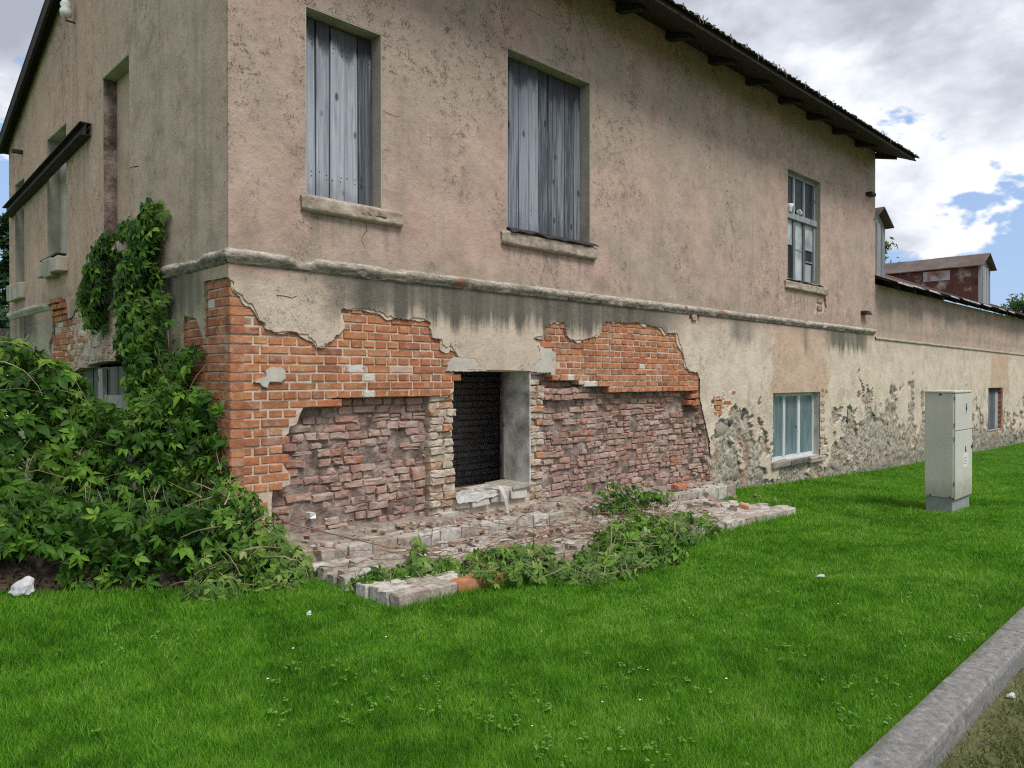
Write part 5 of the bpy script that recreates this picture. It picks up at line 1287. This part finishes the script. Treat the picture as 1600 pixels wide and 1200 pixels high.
# ================================================================== PLANTS
def leaflet(L, Wd, droop, fold):
    """ovate leaflet along +x, face up"""
    v = [(0, 0, 0), (.30 * L, .42 * Wd, fold * Wd), (.30 * L, 0, 0), (.30 * L, -.42 * Wd, fold * Wd), (.62 * L, .46 * Wd, fold * Wd - droop * .35 * L), (.62 * L, 0, -droop * .30 * L), (.62 * L, -.46 * Wd, fold * Wd - droop * .35 * L), (L, 0, -droop * L)]
    return v, [(0, 2, 1), (0, 3, 2), (1, 2, 5, 4), (2, 3, 6, 5), (4, 5, 7), (5, 6, 7)]
def leaf_mesh(name, size, mat, k=5):
    V = []; F = []
    for i in range(k):
        a = (i - (k - 1) / 2) * R(52) + random.uniform(-.12, .12); L = size * (1.0 - .28 * abs(i - (k - 1) / 2) / ((k - 1) / 2) if k > 1 else 1) * random.uniform(.92, 1.08)
        v, f = leaflet(L, L * random.uniform(.44, .56), random.uniform(.15, .65), random.uniform(.12, .3)); b = len(V); ca, sa = math.cos(a), math.sin(a); tl = random.uniform(-.25, .15)
        for x, y, z in v:
            z += x * tl; V.append((x * ca - y * sa, x * sa + y * ca, z))
        F += [tuple(q + b for q in ff) for ff in f]
    b = len(V); V += [(-size * .9, -.003, .0), (-size * .9, .003, .0), (0, .003, 0), (0, -.003, 0)]; F.append((b, b + 1, b + 2, b + 3))
    return mk(name, V, F, mat)
LEAF = [leaf_mesh('leaf', random.uniform(.075, .10), M['leaf'], random.choice((5, 5, 5, 3))) for _ in range(10)]
CUT = [leaf_mesh('leaf', random.uniform(.075, .105), M['cut_leaf'], random.choice((5, 4, 3, 2))) for _ in range(10)]
def orient(nrm, down, roll):
    """x axis of the leaf towards 'down' flattened onto the plane of nrm"""
    n = Vector(nrm).normalized(); d = Vector(down); d = (d - n * d.dot(n))
    if d.length < 1e-4: d = n.orthogonal()
    d.normalize(); y = n.cross(d); m = Matrix((d, y, n)).transposed().to_4x4()
    return m @ Matrix.Rotation(roll, 4, 'Z')
def leaf_arrays(meshes):
    out = []
    for me in meshes:
        n = len(me.vertices); co = np.empty(n * 3, np.float32); me.vertices.foreach_get('co', co)
        tri = []
        for p in me.polygons:
            v = list(p.vertices)
            for i in range(1, len(v) - 1): tri.append((v[0], v[i], v[i + 1]))
        out.append((co.reshape(-1, 3), np.array(tri)))
    return out
ARR = {id(LEAF): leaf_arrays(LEAF), id(CUT): leaf_arrays(CUT)}
def foliage(parent, meshes, mats, mat, n_single):
    """the leaves nearest the camera as parts, the rest as one part of real leaves"""
    mats = sorted(mats, key=lambda m: (m.translation - CAM).length - 1.2 * m.to_scale().x)
    for m in mats[:n_single]: place(random.choice(meshes), 'leaf', parent, m)
    V = []; F = []; A = []; b = 0; arr = ARR[id(meshes)]
    for m in mats[n_single:]:
        co, tri = random.choice(arr); m4 = np.array(m); V.append(co @ m4[:3, :3].T + m4[:3, 3]); F.append(tri + b); b += len(co); A.append(np.full(len(co), random.random()))
    if V:
        o = link('foliage', np_mesh('foliage', np.concatenate(V), np.concatenate(F), mat, False, {'rnd': np.concatenate(A)}), parent); o['kind'] = 'stuff'
def jit(v, a): return Vector((v[0] + random.gauss(0, a), v[1] + random.gauss(0, a), v[2] + random.gauss(0, a)))
def stems(parent, paths, mat, r=.007):
    for p in paths: MB().tube(p, r * random.uniform(.5, 1.3), 4, .5).obj('stem', mat, parent)
def wander(p, d, n, step, gravity=0.0, wob=.35):
    out = [Vector(p)]; d = Vector(d).normalized()
    for _ in range(n):
        d = (d + Vector((random.gauss(0, wob), random.gauss(0, wob), random.gauss(0, wob))) * .5 + Vector((0, 0, -gravity))).normalized(); out.append(out[-1] + d * step)
    return out
# -- creeper climbing the gable in two strands
cl = thing('climbing_creeper', 'green creeper climbing the gable wall in two strands to the blind recess', 'creeper', (0, 2.0, 1.5))
L = []
def strand(pts, n):
    for _ in range(n):
        i = random.randrange(len(pts) - 1); t = random.random(); a, b = pts[i], pts[i + 1]
        y = a[0] + (b[0] - a[0]) * t; z = a[1] + (b[1] - a[1]) * t; w = a[2] + (b[2] - a[2]) * t; o = a[3] + (b[3] - a[3]) * t
        u = random.gauss(0, .45); u = max(-1.1, min(1.1, u))
        x = -.04 - o * (1 - .6 * u * u) * random.random() ** .6
        nr = Vector((-1, random.gauss(0, .45) - .35, random.gauss(.55, .35)))
        L.append(Matrix.Translation((x, y + u * w, z + random.gauss(0, .05))) @ orient(nr, (0, random.gauss(0, .5), -1), random.gauss(0, .35)) @ Matrix.Scale(random.uniform(.6, 1.15), 4))
strand([(1.50, 3.22, .20, .12), (1.62, 2.9, .36, .2), (1.75, 2.5, .44, .3), (1.6, 2.1, .56, .32), (1.4, 1.75, .66, .34), (1.15, 1.4, .5, .34), (1.0, 1.0, .45, .34)], 1150)
strand([(2.75, 3.08, .12, .10), (3.0, 2.95, .35, .18), (3.2, 2.7, .42, .22), (3.35, 2.45, .30, .2), (3.3, 2.2, .14, .12)], 380)
strand([(2.4, 3.12, .3, .08), (2.0, 3.12, .3, .1)], 70)
strand([(.55, 1.9, .08, .08), (.85, 1.5, .2, .2), (.7, 1.1, .25, .25)], 90)
foliage(cl, LEAF, L, M['leaf'], 110)
stems(cl, [[(-.02, 1.6 + random.gauss(0, .25), z0) if False else Vector((-.03 - .04 * k / 9, 1.4 + .2 * math.sin(k * .9 + s) + s * .12, .4 + k * .3)) for k in range(10)] for s in range(4)] + [[Vector((-.03, 3.2 + .1 * math.sin(k + s), 2.1 + k * .12)) for k in range(8)] for s in range(2)], M['stem'], .008)

# -- big heap at the far left over the cellar entrance
hp = thing('creeper_mound', 'tall mound of dark green creeper over the old cellar entrance', 'creeper', (-.8, 1.8, .1))
L = []; paths = []
def mound(fn, n, outward, size=(.5, 1.4)):
    for _ in range(n):
        p, nr = fn(); L.append(Matrix.Translation(p) @ orient(nr + Vector((random.gauss(0, .55), random.gauss(0, .45), random.gauss(0, .55))), outward + Vector((random.gauss(0, .7), random.gauss(0, .7), -1)), random.gauss(0, .7)) @ Matrix.Scale(random.uniform(*size), 4))
def heap_a():
    """rounded pile in front of the far half of the gable: base line from (-1.45,.35) to (-.55,.2), crest behind"""
    t = random.random(); s = random.random()
    # front face sheet with bulge, and a sloping crest
    x = -1.75 + 1.25 * t; yb = .55 + .25 * t
    zc = float(np.interp(x, [-1.8, -1.2, -.85, -.6, -.3], [1.80, 1.84, 1.66, 1.35, 1.1]))
    if random.random() < .72:
        z = .22 + (zc - .22) * s; y = yb + .50 * (z / zc) ** 2 + random.uniform(0, .3)
        nr = Vector((-.45, -1, .55 + random.gauss(0, .3)))
    else:
        y = yb + .5 + random.random() * 1.6; z = zc + .04 - .06 * random.random() + .04 * (y - yb); nr = Vector((-.3, -.6, 1))
    return Vector((x, y, z)), nr + Vector((random.gauss(0, .35), random.gauss(0, .35), 0))
mound(heap_a, 1350, Vector((-.3, -.6, 0)), (.5, 1.55))
def heap_b():
    """curtain before the doors, from the mound to the corner of the house"""
    t = random.random(); x = -.75 + .80 * t; y = float(np.interp(t, [0, .5, 1], [1.0, .62, .12])) + random.uniform(-.1, .25)
    zc = float(np.interp(t, [0, .3, .6, .85, 1], [1.42, 1.36, 1.58, 1.5, 1.1]))
    z = .20 + (zc - .2) * random.random() ** .9
    return Vector((x, y - .2 * (1 - z / 1.6), z)), Vector((-.5, -1, .5)) + Vector((random.gauss(0, .4), random.gauss(0, .4), random.gauss(0, .3)))
mound(heap_b, 900, Vector((-.3, -.5, 0)), (.4, 1.15))
def heap_low():
    t = random.random(); x = -1.5 + 1.5 * t; y = float(np.interp(x, [-1.5, -.5, 0], [.45, -.35, -.55])) + random.uniform(0, .45); z = .1 + .55 * random.random()
    return Vector((x, y, z)), Vector((-.4, -1, .6)) + Vector((random.gauss(0, .4), random.gauss(0, .4), 0))
def heap_low2():
    p, n_ = heap_low(); return p if p.x > -1.15 or p.z > .35 else p + Vector((0, .2, .4)), n_
mound(heap_low2, 620, Vector((-.3, -.6, 0)), (.55, 1.3))
foliage(hp, LEAF, L, M['leaf'], 300)
for _ in range(70):
    p, n_ = random.choice((heap_a, heap_b))(); paths.append(wander(p + Vector((0, .12, 0)), (random.gauss(0, .5), -.3, random.gauss(0, .5)), 7, .08, .12))
for _ in range(34):
    x = random.uniform(-1.8, -.2); y = float(np.interp(x, [-1.8, -.5, 0], [.75, .25, -.1])) + random.uniform(.1, .4); paths.append(wander((x, y, .0), (random.gauss(0, .25), random.gauss(0, .2), 1), 8, .10, 0, .25))
stems(hp, paths, M['stem'], .0042)
# dark earth bank and dead leaves under it
V = []; F = []; n = 30
for i in range(n + 1):
    x = -2.6 + 2.7 * i / n; y0 = float(np.interp(x, [-2.6, -1.5, -.5, .1], [1.15, .52, -.30, -.5]))
    for dy, dz in ((0, .0), (.12, .10), (.3, .22), (.7, .40), (1.3, .55)): V.append((x, y0 + dy, ground(x) + dz + .05 * mnoise.noise((x * 3, dy * 5, 2))))
for i in range(n):
    for j in range(4): F.append((i * 5 + j, (i + 1) * 5 + j, (i + 1) * 5 + j + 1, i * 5 + j + 1))
M['litter'] = simple('dead_leaf_litter', [(0.3, (0.028, 0.021, 0.014)), (0.55, (0.07, 0.053, 0.034)), (0.8, (0.15, 0.115, 0.075))], 16, .95, 1.0, .03, 40)
sv = []; sf = []
for _ in range(2600):
    x = random.uniform(-2.3, -.2); y0 = float(np.interp(x, [-2.6, -1.5, -.5, .1], [1.15, .52, -.30, -.5])); q = random.random() * .6; y = y0 + q; z = ground(x) + float(np.interp(q, [0, .12, .3, .7], [0, .10, .22, .40])) + .03 + random.random() * .05
    a = random.uniform(0, 6.3); l = random.uniform(.01, .03); w = random.uniform(.003, .010); dx, dy = math.cos(a), math.sin(a); b = len(sv); tz = random.uniform(-.02, .03)
    sv += [(x - dx * l, y - dy * l, z - tz), (x + dy * w, y - dx * w, z + .008), (x + dx * l, y + dy * l, z + tz), (x - dy * w, y + dx * w, z)]; sf.append((b, b + 1, b + 2, b + 3))
o = link('dead_leaves', mk('dead_leaves', sv, sf, M['litter']), hp); o['kind'] = 'stuff'
link('earth_bank', mk('earth_bank', V, F, M['litter'], True), hp)

# -- cut, wilting heaps
def cut_heap(name, label, ell, n, singles, stemn):
    t = thing(name, label, 'cut branches', (ell[0][0][0], ell[0][0][1], ell[0][0][2]), 'cut creeper heaps along the wall')
    L2 = []; ps = []
    wts = [e[2] for e in ell]
    for _ in range(n):
        c, r, _w = random.choices(ell, wts)[0]
        d = Vector((random.gauss(0, 1), random.gauss(0, 1), abs(random.gauss(0, 1)))).normalized(); q = random.random() ** .4
        p = Vector((c[0] + d.x * r[0] * q, c[1] + d.y * r[1] * q, c[2] + d.z * r[2] * q)); p.z = max(p.z, ground(p.x) + .02)
        nr = Vector((d.x * .8 - .2 + random.gauss(0, .5), d.y * .8 - .5 + random.gauss(0, .5), .75 + random.gauss(0, .4)))
        L2.append(Matrix.Translation(p) @ orient(nr, (d.x + random.gauss(0, .8), d.y + random.gauss(0, .8) - .3, -.5), random.gauss(0, .5)) @ Matrix.Scale(random.uniform(.55, 1.1), 4))
    for _ in range(stemn):
        c, r, _w = random.choices(ell, wts)[0]; p = Vector((c[0] + random.gauss(0, .5) * r[0], c[1] + random.gauss(0, .5) * r[1], c[2] + random.random() * r[2] * .8 + .02))
        pp = wander(p, (random.gauss(0, 1), random.gauss(0, .5), random.gauss(.1, .3)), 6, .05, .05, .3)
        for q in pp: q.z = max(q.z, ground(q.x) + .03)
        ps.append(pp)
    foliage(t, CUT, L2, M['cut_leaf'], singles); stems(t, ps, M['stem'], .006)
    return t
cut_heap('cut_branches', 'pale wilting cut creeper spilling from the house corner onto the lawn',
         [((-.08, -.40, .10), (.40, .34, .60), 3), ((.10, -.58, .05), (.34, .28, .28), 2), ((-.16, -.35, .45), (.22, .22, .40), 1.3), ((-.35, -.55, .02), (.35, .25, .16), .7)], 760, 130, 90)
cut_heap('cut_branches', 'cut creeper heap spread over the left-hand brick apron edge',
         [((.70, -1.22, .10), (.34, .12, .05), .9), ((1.05, -1.30, .08), (.36, .14, .09), 1.1), ((1.48, -1.62, .05), (.42, .34, .20), 2.6), ((1.85, -1.55, .05), (.35, .26, .16), 1.0), ((1.02, -1.15, .12), (.08, .06, .22), .3)], 620, 130, 26)
cut_heap('cut_branches', 'largest cut creeper heap sprawling from the brick apron onto the grass',
         [((2.2, -2.0, .0), (.50, .32, .13), 1.3), ((2.75, -1.95, .02), (.62, .42, .21), 2.2), ((3.35, -1.65, .02), (.60, .42, .26), 2.2), ((3.95, -1.6, .0), (.65, .40, .18), 1.4), ((4.6, -1.35, .0), (.55, .32, .10), .8)], 1150, 150, 70)
wg = thing('wall_weeds', 'green weeds growing between the wall-foot course and the pale paving', 'weeds', (4.9, -.45, .1))
L = []
for _ in range(260):
    c = random.choice(((4.75, -.35, .08, .28, .24), (5.2, -.45, .04, .25, .14), (4.4, -.55, .05, .3, .1)))
    p = Vector((c[0] + random.gauss(0, .5) * c[3], c[1] + random.gauss(0, .12), c[2] + random.random() * c[4])); L.append(Matrix.Translation(p) @ orient((random.gauss(0, .6), -.6, 1), (random.gauss(0, 1), -.4, -.6), 0) @ Matrix.Scale(random.uniform(.4, .8), 4))
foliage(wg, LEAF, L, M['leaf'], 40)
# dry reddish stems strewn over the apron
ps = []
for _ in range(55):
    x = random.triangular(.7, 5.2, 2.9); y = random.uniform(-1.35, -.25); z = az_(x, y) + .03 + random.random() * .05
    pp = wander((x, y, z), (random.choice((-1, 1)), random.gauss(0, .35), random.gauss(.05, .15)), 14, .07, .02, .22)
    for q in pp: q.y = max(q.y, -1.6); q.z = min(max(q.z, az_(q.x, q.y) + .02), az_(q.x, q.y) + .14)
    ps.append(pp)
mb = MB()
for p in ps: mb.tube(p, random.uniform(.0025, .0055), 4, .5)
tag(mb.obj('dry_stems', M['dry_stem']), 'tangle of thin reddish dry stems strewn over the brick apron', 'stems', kind='stuff')
tag(MB().tube([(.35, -.25, .42), (.7, -.5, .30), (1.05, -.75, .18), (1.45, -1.05, .14)], .007, 5, .5).obj('long_twig', M['dry_stem']), 'long bare twig reaching from the creeper at the house corner onto the apron', 'twig')
tag(MB().tube([(2.05, -.02, .42), (2.2, -.25, .30), (2.42, -.55, .18), (2.7, -.95, .13)], .006, 5, .6).obj('long_twig', M['dry_stem']), 'long bare twig leaning from the left jamb of the dark opening onto the apron', 'twig')

# straw and dry leaves on the apron
sv = []; sf = []
for _ in range(600):
    x = random.triangular(.5, 6.3, 3.0); y = random.uniform(-1.5, -.08); z = az_(x, y) + .02 + random.random() * .02 + (.08 if y > -.37 else 0); a = random.uniform(0, 6.3); l = random.uniform(.015, .05); w = random.uniform(.003, .012)
    dx, dy = math.cos(a), math.sin(a); b = len(sv); tz = random.uniform(-.01, .02)
    sv += [(x - dx * l, y - dy * l, z), (x + dy * w, y - dx * w, z + .006), (x + dx * l, y + dy * l, z + tz), (x - dy * w, y + dx * w, z + .002)]; sf.append((b, b + 1, b + 2, b + 3))
o = link('dry_litter', mk('dry_litter', sv, sf, M['dry_stem'])); tag(o, 'dry leaf and straw litter scattered over the brick apron', 'litter', kind='stuff')

# white bag at the left, paper scraps in the grass
def bag(name, loc, size, label, cat, seed):
    me = bpy.data.meshes.new(name); bm = bmesh.new(); bmesh.ops.create_icosphere(bm, subdivisions=3, radius=1)
    for v in bm.verts:
        n_ = v.co.normalized(); v.co = n_ * (1 + .28 * mnoise.noise(n_ * 2.2 + Vector((seed, 0, 0))) - .16 * abs(mnoise.noise(n_ * 5 + Vector((0, seed, 0)))))
        if n_.z > .3: v.co += Vector((.5, .2, .7)) * (n_.z - .3) * (1 if n_.x > 0 else .3)
        v.co = Vector((v.co.x * size[0], v.co.y * size[1], max(-.2, v.co.z) * size[2]))
    bm.to_mesh(me); bm.free(); me.materials.append(M['plastic']); o = link(name, me); o.location = loc; o.rotation_euler = (0, 0, -.8); return tag(o, label, cat)
p = onapr(32, 928, .07); bag('plastic_bag', (p[0], p[1], .085), (.085, .06, .075), 'crumpled white plastic bag at the foot of the creeper mound', 'bag', 3.0)
p = onapr(482, 964, .06); bag('litter_scrap', (p[0], p[1], .075), (.016, .012, .016), 'tiny pinkish paper scrap in the grass before the cut creeper', 'scrap', 6.0)
p = onapr(1283, 900, .0); bag('litter_scrap', (p[0], p[1], -.005), (.035, .016, .012), 'small pale scrap in the open grass before the cabinet', 'scrap', 9.0)
p = onapr(1582, 1088, -.03); bag('litter_scrap', (p[0], p[1], -.035), (.022, .015, .014), 'white scrap on the mossy verge outside the kerb', 'scrap', 12.0)

# ================================================================== LAWN BLADES
CLEAR = [[(AX0 - .03, AY0 + .02), (AX1 - .03, AY0 + .02), (7.3, -.1), (7.3, .3), (.3, .3)], [(cx, cy), (cx + cw, cy), (cx + cw, cy + cdp), (cx, cy + cdp)], [(-3, 3), (-2.6, 1.35), (-1.5, .68), (-.5, -.12), (.1, -.32), (.5, -.3), (.5, 3)]]
def blades():
    N = 1500000
    r = 2.3 * (34 / 2.3) ** rng.random(N); ax = math.atan2(FWD.y, FWD.x); th = ax + (rng.random(N) - .5) * 2 * R(47)
    x = CAM.x + r * np.cos(th); y = CAM.y + r * np.sin(th)
    ok = (y > KY1 - .006) & ~((y > -.02) & (x > .3)) & (x > -9) & (y < 6)
    for poly in CLEAR:
        c = np.zeros(N, bool); j = len(poly) - 1
        for i in range(len(poly)):
            xi, yi = poly[i]; xj, yj = poly[j]
            c ^= ((yi > y) != (yj > y)) & (x < (xj - xi) * (y - yi) / (yj - yi + 1e-12) + xi); j = i
        ok &= ~c
    ok &= ~((x > -.1) & (x < 14) & (y > 0))
    x, y, r = x[ok], y[ok], r[ok]; n = len(x)
    tall = fbm(x + 30, y + 30, 1.1, 3); edge = np.clip(1 - np.abs(y + .12) / .35, 0, 1) * (x > 7.4)
    h = (.017 + .022 * rng.random(n)) * (.75 + .6 * tall) * (1 + 1.4 * edge * rng.random(n)); h = h * np.where(rng.random(n) < .02, 1.7, 1) * (1 + 1.3 * ((y > AY0 - .10) & (y < AY0 + .04) & (x > .3) & (x < 6.8)) * rng.random(n)) * (1 + .8 * ((x < .4) & (y > -.9)) * rng.random(n))
    w = (.0015 + .0012 * rng.random(n)) * np.clip(r / 3.4, .8, 4.0)
    a = rng.random(n) * 2 * np.pi; dx, dy = np.cos(a), np.sin(a); lean = h * (.15 + .75 * rng.random(n)); b = rng.random(n) * 2 * np.pi
    lx, ly = np.cos(b) * lean, np.sin(b) * lean; z = gnd(x, y) - .006
    P = np.empty((n, 3, 3), np.float32)
    P[:, 0] = np.stack([x - dx * w, y - dy * w, z], -1); P[:, 1] = np.stack([x + dx * w, y + dy * w, z], -1); P[:, 2] = np.stack([x + lx, y + ly, z + h], -1)
    T = np.arange(n * 3).reshape(n, 3)
    tag(link('lawn_grass', np_mesh('lawn_grass', P.reshape(-1, 3), T, M['grass'], False, {'rnd': np.repeat(rng.random(n), 3)})), 'short bright green mown lawn grass before the house', 'grass', kind='stuff')
blades()
# clover and plantain leaves among the blades, and the sparse moss tufts of the verge
WV = []; WF = []; WA = []; b = 0
for k in range(2600):
    r = 2.6 * (24 / 2.6) ** random.random(); th = math.atan2(FWD.y, FWD.x) + random.uniform(-.75, .75); x = CAM.x + r * math.cos(th); y = CAM.y + r * math.sin(th)
    if y < KY1 + .03 or y > -.05 and x > -.2 or y > .6: continue
    if any(inside((x, y), q) for q in CLEAR): continue
    if mnoise.noise((x * 1.3, y * 1.3, 5)) < .0: continue
    for q in range(random.choice((3, 4, 5))):
        v, f = leaflet(random.uniform(.012, .03), random.uniform(.012, .02), .2, .1); a = random.uniform(0, 6.3); ca, sa = math.cos(a), math.sin(a); z0 = ground(x, y) + random.uniform(.02, .04)
        WV += [(x + X * ca - Y * sa, y + X * sa + Y * ca, z0 + Z + X * random.uniform(-.2, .4)) for X, Y, Z in v]; WF += [tuple(i + b for i in ff) for ff in f]; WA += [random.random()] * len(v); b += len(v)
me = mk('lawn_weeds', WV, WF, M['weed']); a = me.attributes.new('rnd', 'FLOAT', 'POINT'); a.data.foreach_set('value', WA)
tag(link('lawn_weeds', me), 'clover and broad weed leaves scattered through the lawn', 'weeds', kind='stuff')
mb = MB()
for k in range(42):
    r = 3.2 * (16 / 3.2) ** random.random(); th = math.atan2(FWD.y, FWD.x) + random.uniform(-.7, .65); x = CAM.x + r * math.cos(th); y = CAM.y + r * math.sin(th)
    if y < KY1 + .1 or y > -.3 or any(inside((x, y), q) for q in CLEAR): continue
    s = random.uniform(.004, .0075); z = ground(x, y) + random.uniform(.035, .055); n = 6
    V = [(x + s * math.cos(q * math.pi / 3), y + s * math.sin(q * math.pi / 3), z) for q in range(6)] + [(x, y, z + s * .6), (x, y, z - s * .5)]
    mb.add(V, [(q, (q + 1) % 6, 6) for q in range(6)] + [((q + 1) % 6, q, 7) for q in range(6)])
tag(mb.obj('clover_flowers', M['white']), 'tiny white clover flowers dotted over the lawn', 'flowers', kind='stuff')
GV = []; GF = []; GA = []
for k in range(42000):
    x = random.uniform(-.2, 6); y = random.triangular(-6.2, KY0 - .008, KY0 - .3)
    if mnoise.noise((x * 7, y * 7, 2)) < -.32: continue
    z = ground(x, y) - .066; h = random.uniform(.015, .042); a = random.uniform(0, 6.3); w = .004; b = len(GV); l = random.uniform(.3, 1.6) * h
    GV += [(x - math.cos(a) * w, y - math.sin(a) * w, z), (x + math.cos(a) * w, y + math.sin(a) * w, z), (x + random.uniform(-l, l), y + random.uniform(-l, l), z + h)]; GF.append((b, b + 1, b + 2)); GA += [random.random() * .5] * 3
M['moss'] = leafmat('verge_moss', [(0, (.08, .10, .03)), (.6, (.17, .20, .06)), (1, (.30, .29, .14))], (.1, .1, .05))
me = mk('verge_moss', GV, GF, M['moss']); a = me.attributes.new('rnd', 'FLOAT', 'POINT'); a.data.foreach_set('value', GA)
tag(link('verge_moss', me), 'thin olive moss and grass on the bare verge outside the kerb', 'moss', kind='stuff')

# ================================================================== BACKGROUND
def tree(name, label, loc, height, rad, mat, crown0, n, leaf, conical, group):
    t = thing(name, label, 'tree', loc, group); x, y, z = loc; mb = MB()
    mb.tube([(x, y, z - .3), (x + .1, y, z + height * .4), (x - .05, y + .1, z + height * .92)], .028 * height * .6, 8, .15)
    nb = 26 if conical else 16
    tips = []
    for i in range(nb):
        h = crown0 + (height - crown0) * (i + .5) / nb * .97; a = i * 2.4 + random.random(); rr = rad * ((1 - h / height) * 1.15 + .08 if conical else math.sqrt(max(.05, 1 - ((h - (crown0 + height) / 2) / ((height - crown0) / 2)) ** 2))) * random.uniform(.7, 1.1)
        e = Vector((x + rr * math.cos(a), y + rr * math.sin(a), z + h + (-.12 if conical else .15) * rr)); mb.tube([(x, y, z + h * .97), e], .012 * height * .4, 4, .3); tips.append((Vector((x, y, z + h)), e, rr))
    mb.obj('trunk', M['bark'], t)
    V = []; F = []; A = []; b = 0
    for _ in range(n):
        o_, e, rr = random.choice(tips); q = random.random() ** .55; p = o_.lerp(e, q) + Vector((random.gauss(0, 1), random.gauss(0, 1), random.gauss(0, .7))) * rr * (.13 if conical else .30)
        s = leaf * random.uniform(.5, 1.3); u = Vector((random.gauss(0, 1), random.gauss(0, 1), random.gauss(0, 1))).normalized(); v = u.orthogonal().normalized()
        V += [p - u * s, p + v * s * .4, p + u * s, p - v * s * .4]; F.append((b, b + 1, b + 2, b + 3)); b += 4; A += [random.random()] * 4
    o = link('crown', np_mesh('crown', np.array(V), np.array(F), mat, False, {'rnd': A}), t)
    return t
tree('conifer', 'tall dark conifer behind the far corner of the gable wall', (1.0, 27.0, 0), 10.6, 3.4, M['pine'], .8, 9000, .22, True, 'conifers behind the house')
tree('conifer', 'dark conifer standing farther left and behind the white shed', (-4.6, 28.5, 0), 9.2, 3.0, M['pine'], .8, 7000, .22, True, 'conifers behind the house')
tree('conifer', 'lower bushy conifer close beside the white shed', (2.6, 22.5, 0), 7.0, 2.6, M['pine'], .6, 7000, .2, True, 'conifers behind the house')
tree('deciduous_tree', 'small leafy tree rising behind the annex roof between the dormers', (52.6, 13.9, -.8), 12.0, 2.0, M['tree_leaf'], 6, 2600, .2, False, 'trees behind the annex')
tree('deciduous_tree', 'green tree top beyond the far end of the annex roof', (82.0, 10.4, -.9), 10.2, 3.2, M['tree_leaf'], 3, 4500, .26, False, 'trees behind the annex')
sh = thing('white_shed', 'low white shed glimpsed beyond the far corner of the house', 'shed', (-1.2, 20, .1))
MB().box((-4.5, 18, -.1), (1.75, 22, 2.75)).obj('wall', M['white'], sh)
MB().box((-4.7, 17.8, 2.751), (1.95, 22.2, 2.95)).obj('roof', M['roof'], sh)
MB().box((.9, 17.96, .4), (1.4, 18.001, 2.0)).box((-.6, 17.96, .4), (.3, 18.001, 2.0)).obj('door', M['frame_wood'], sh)
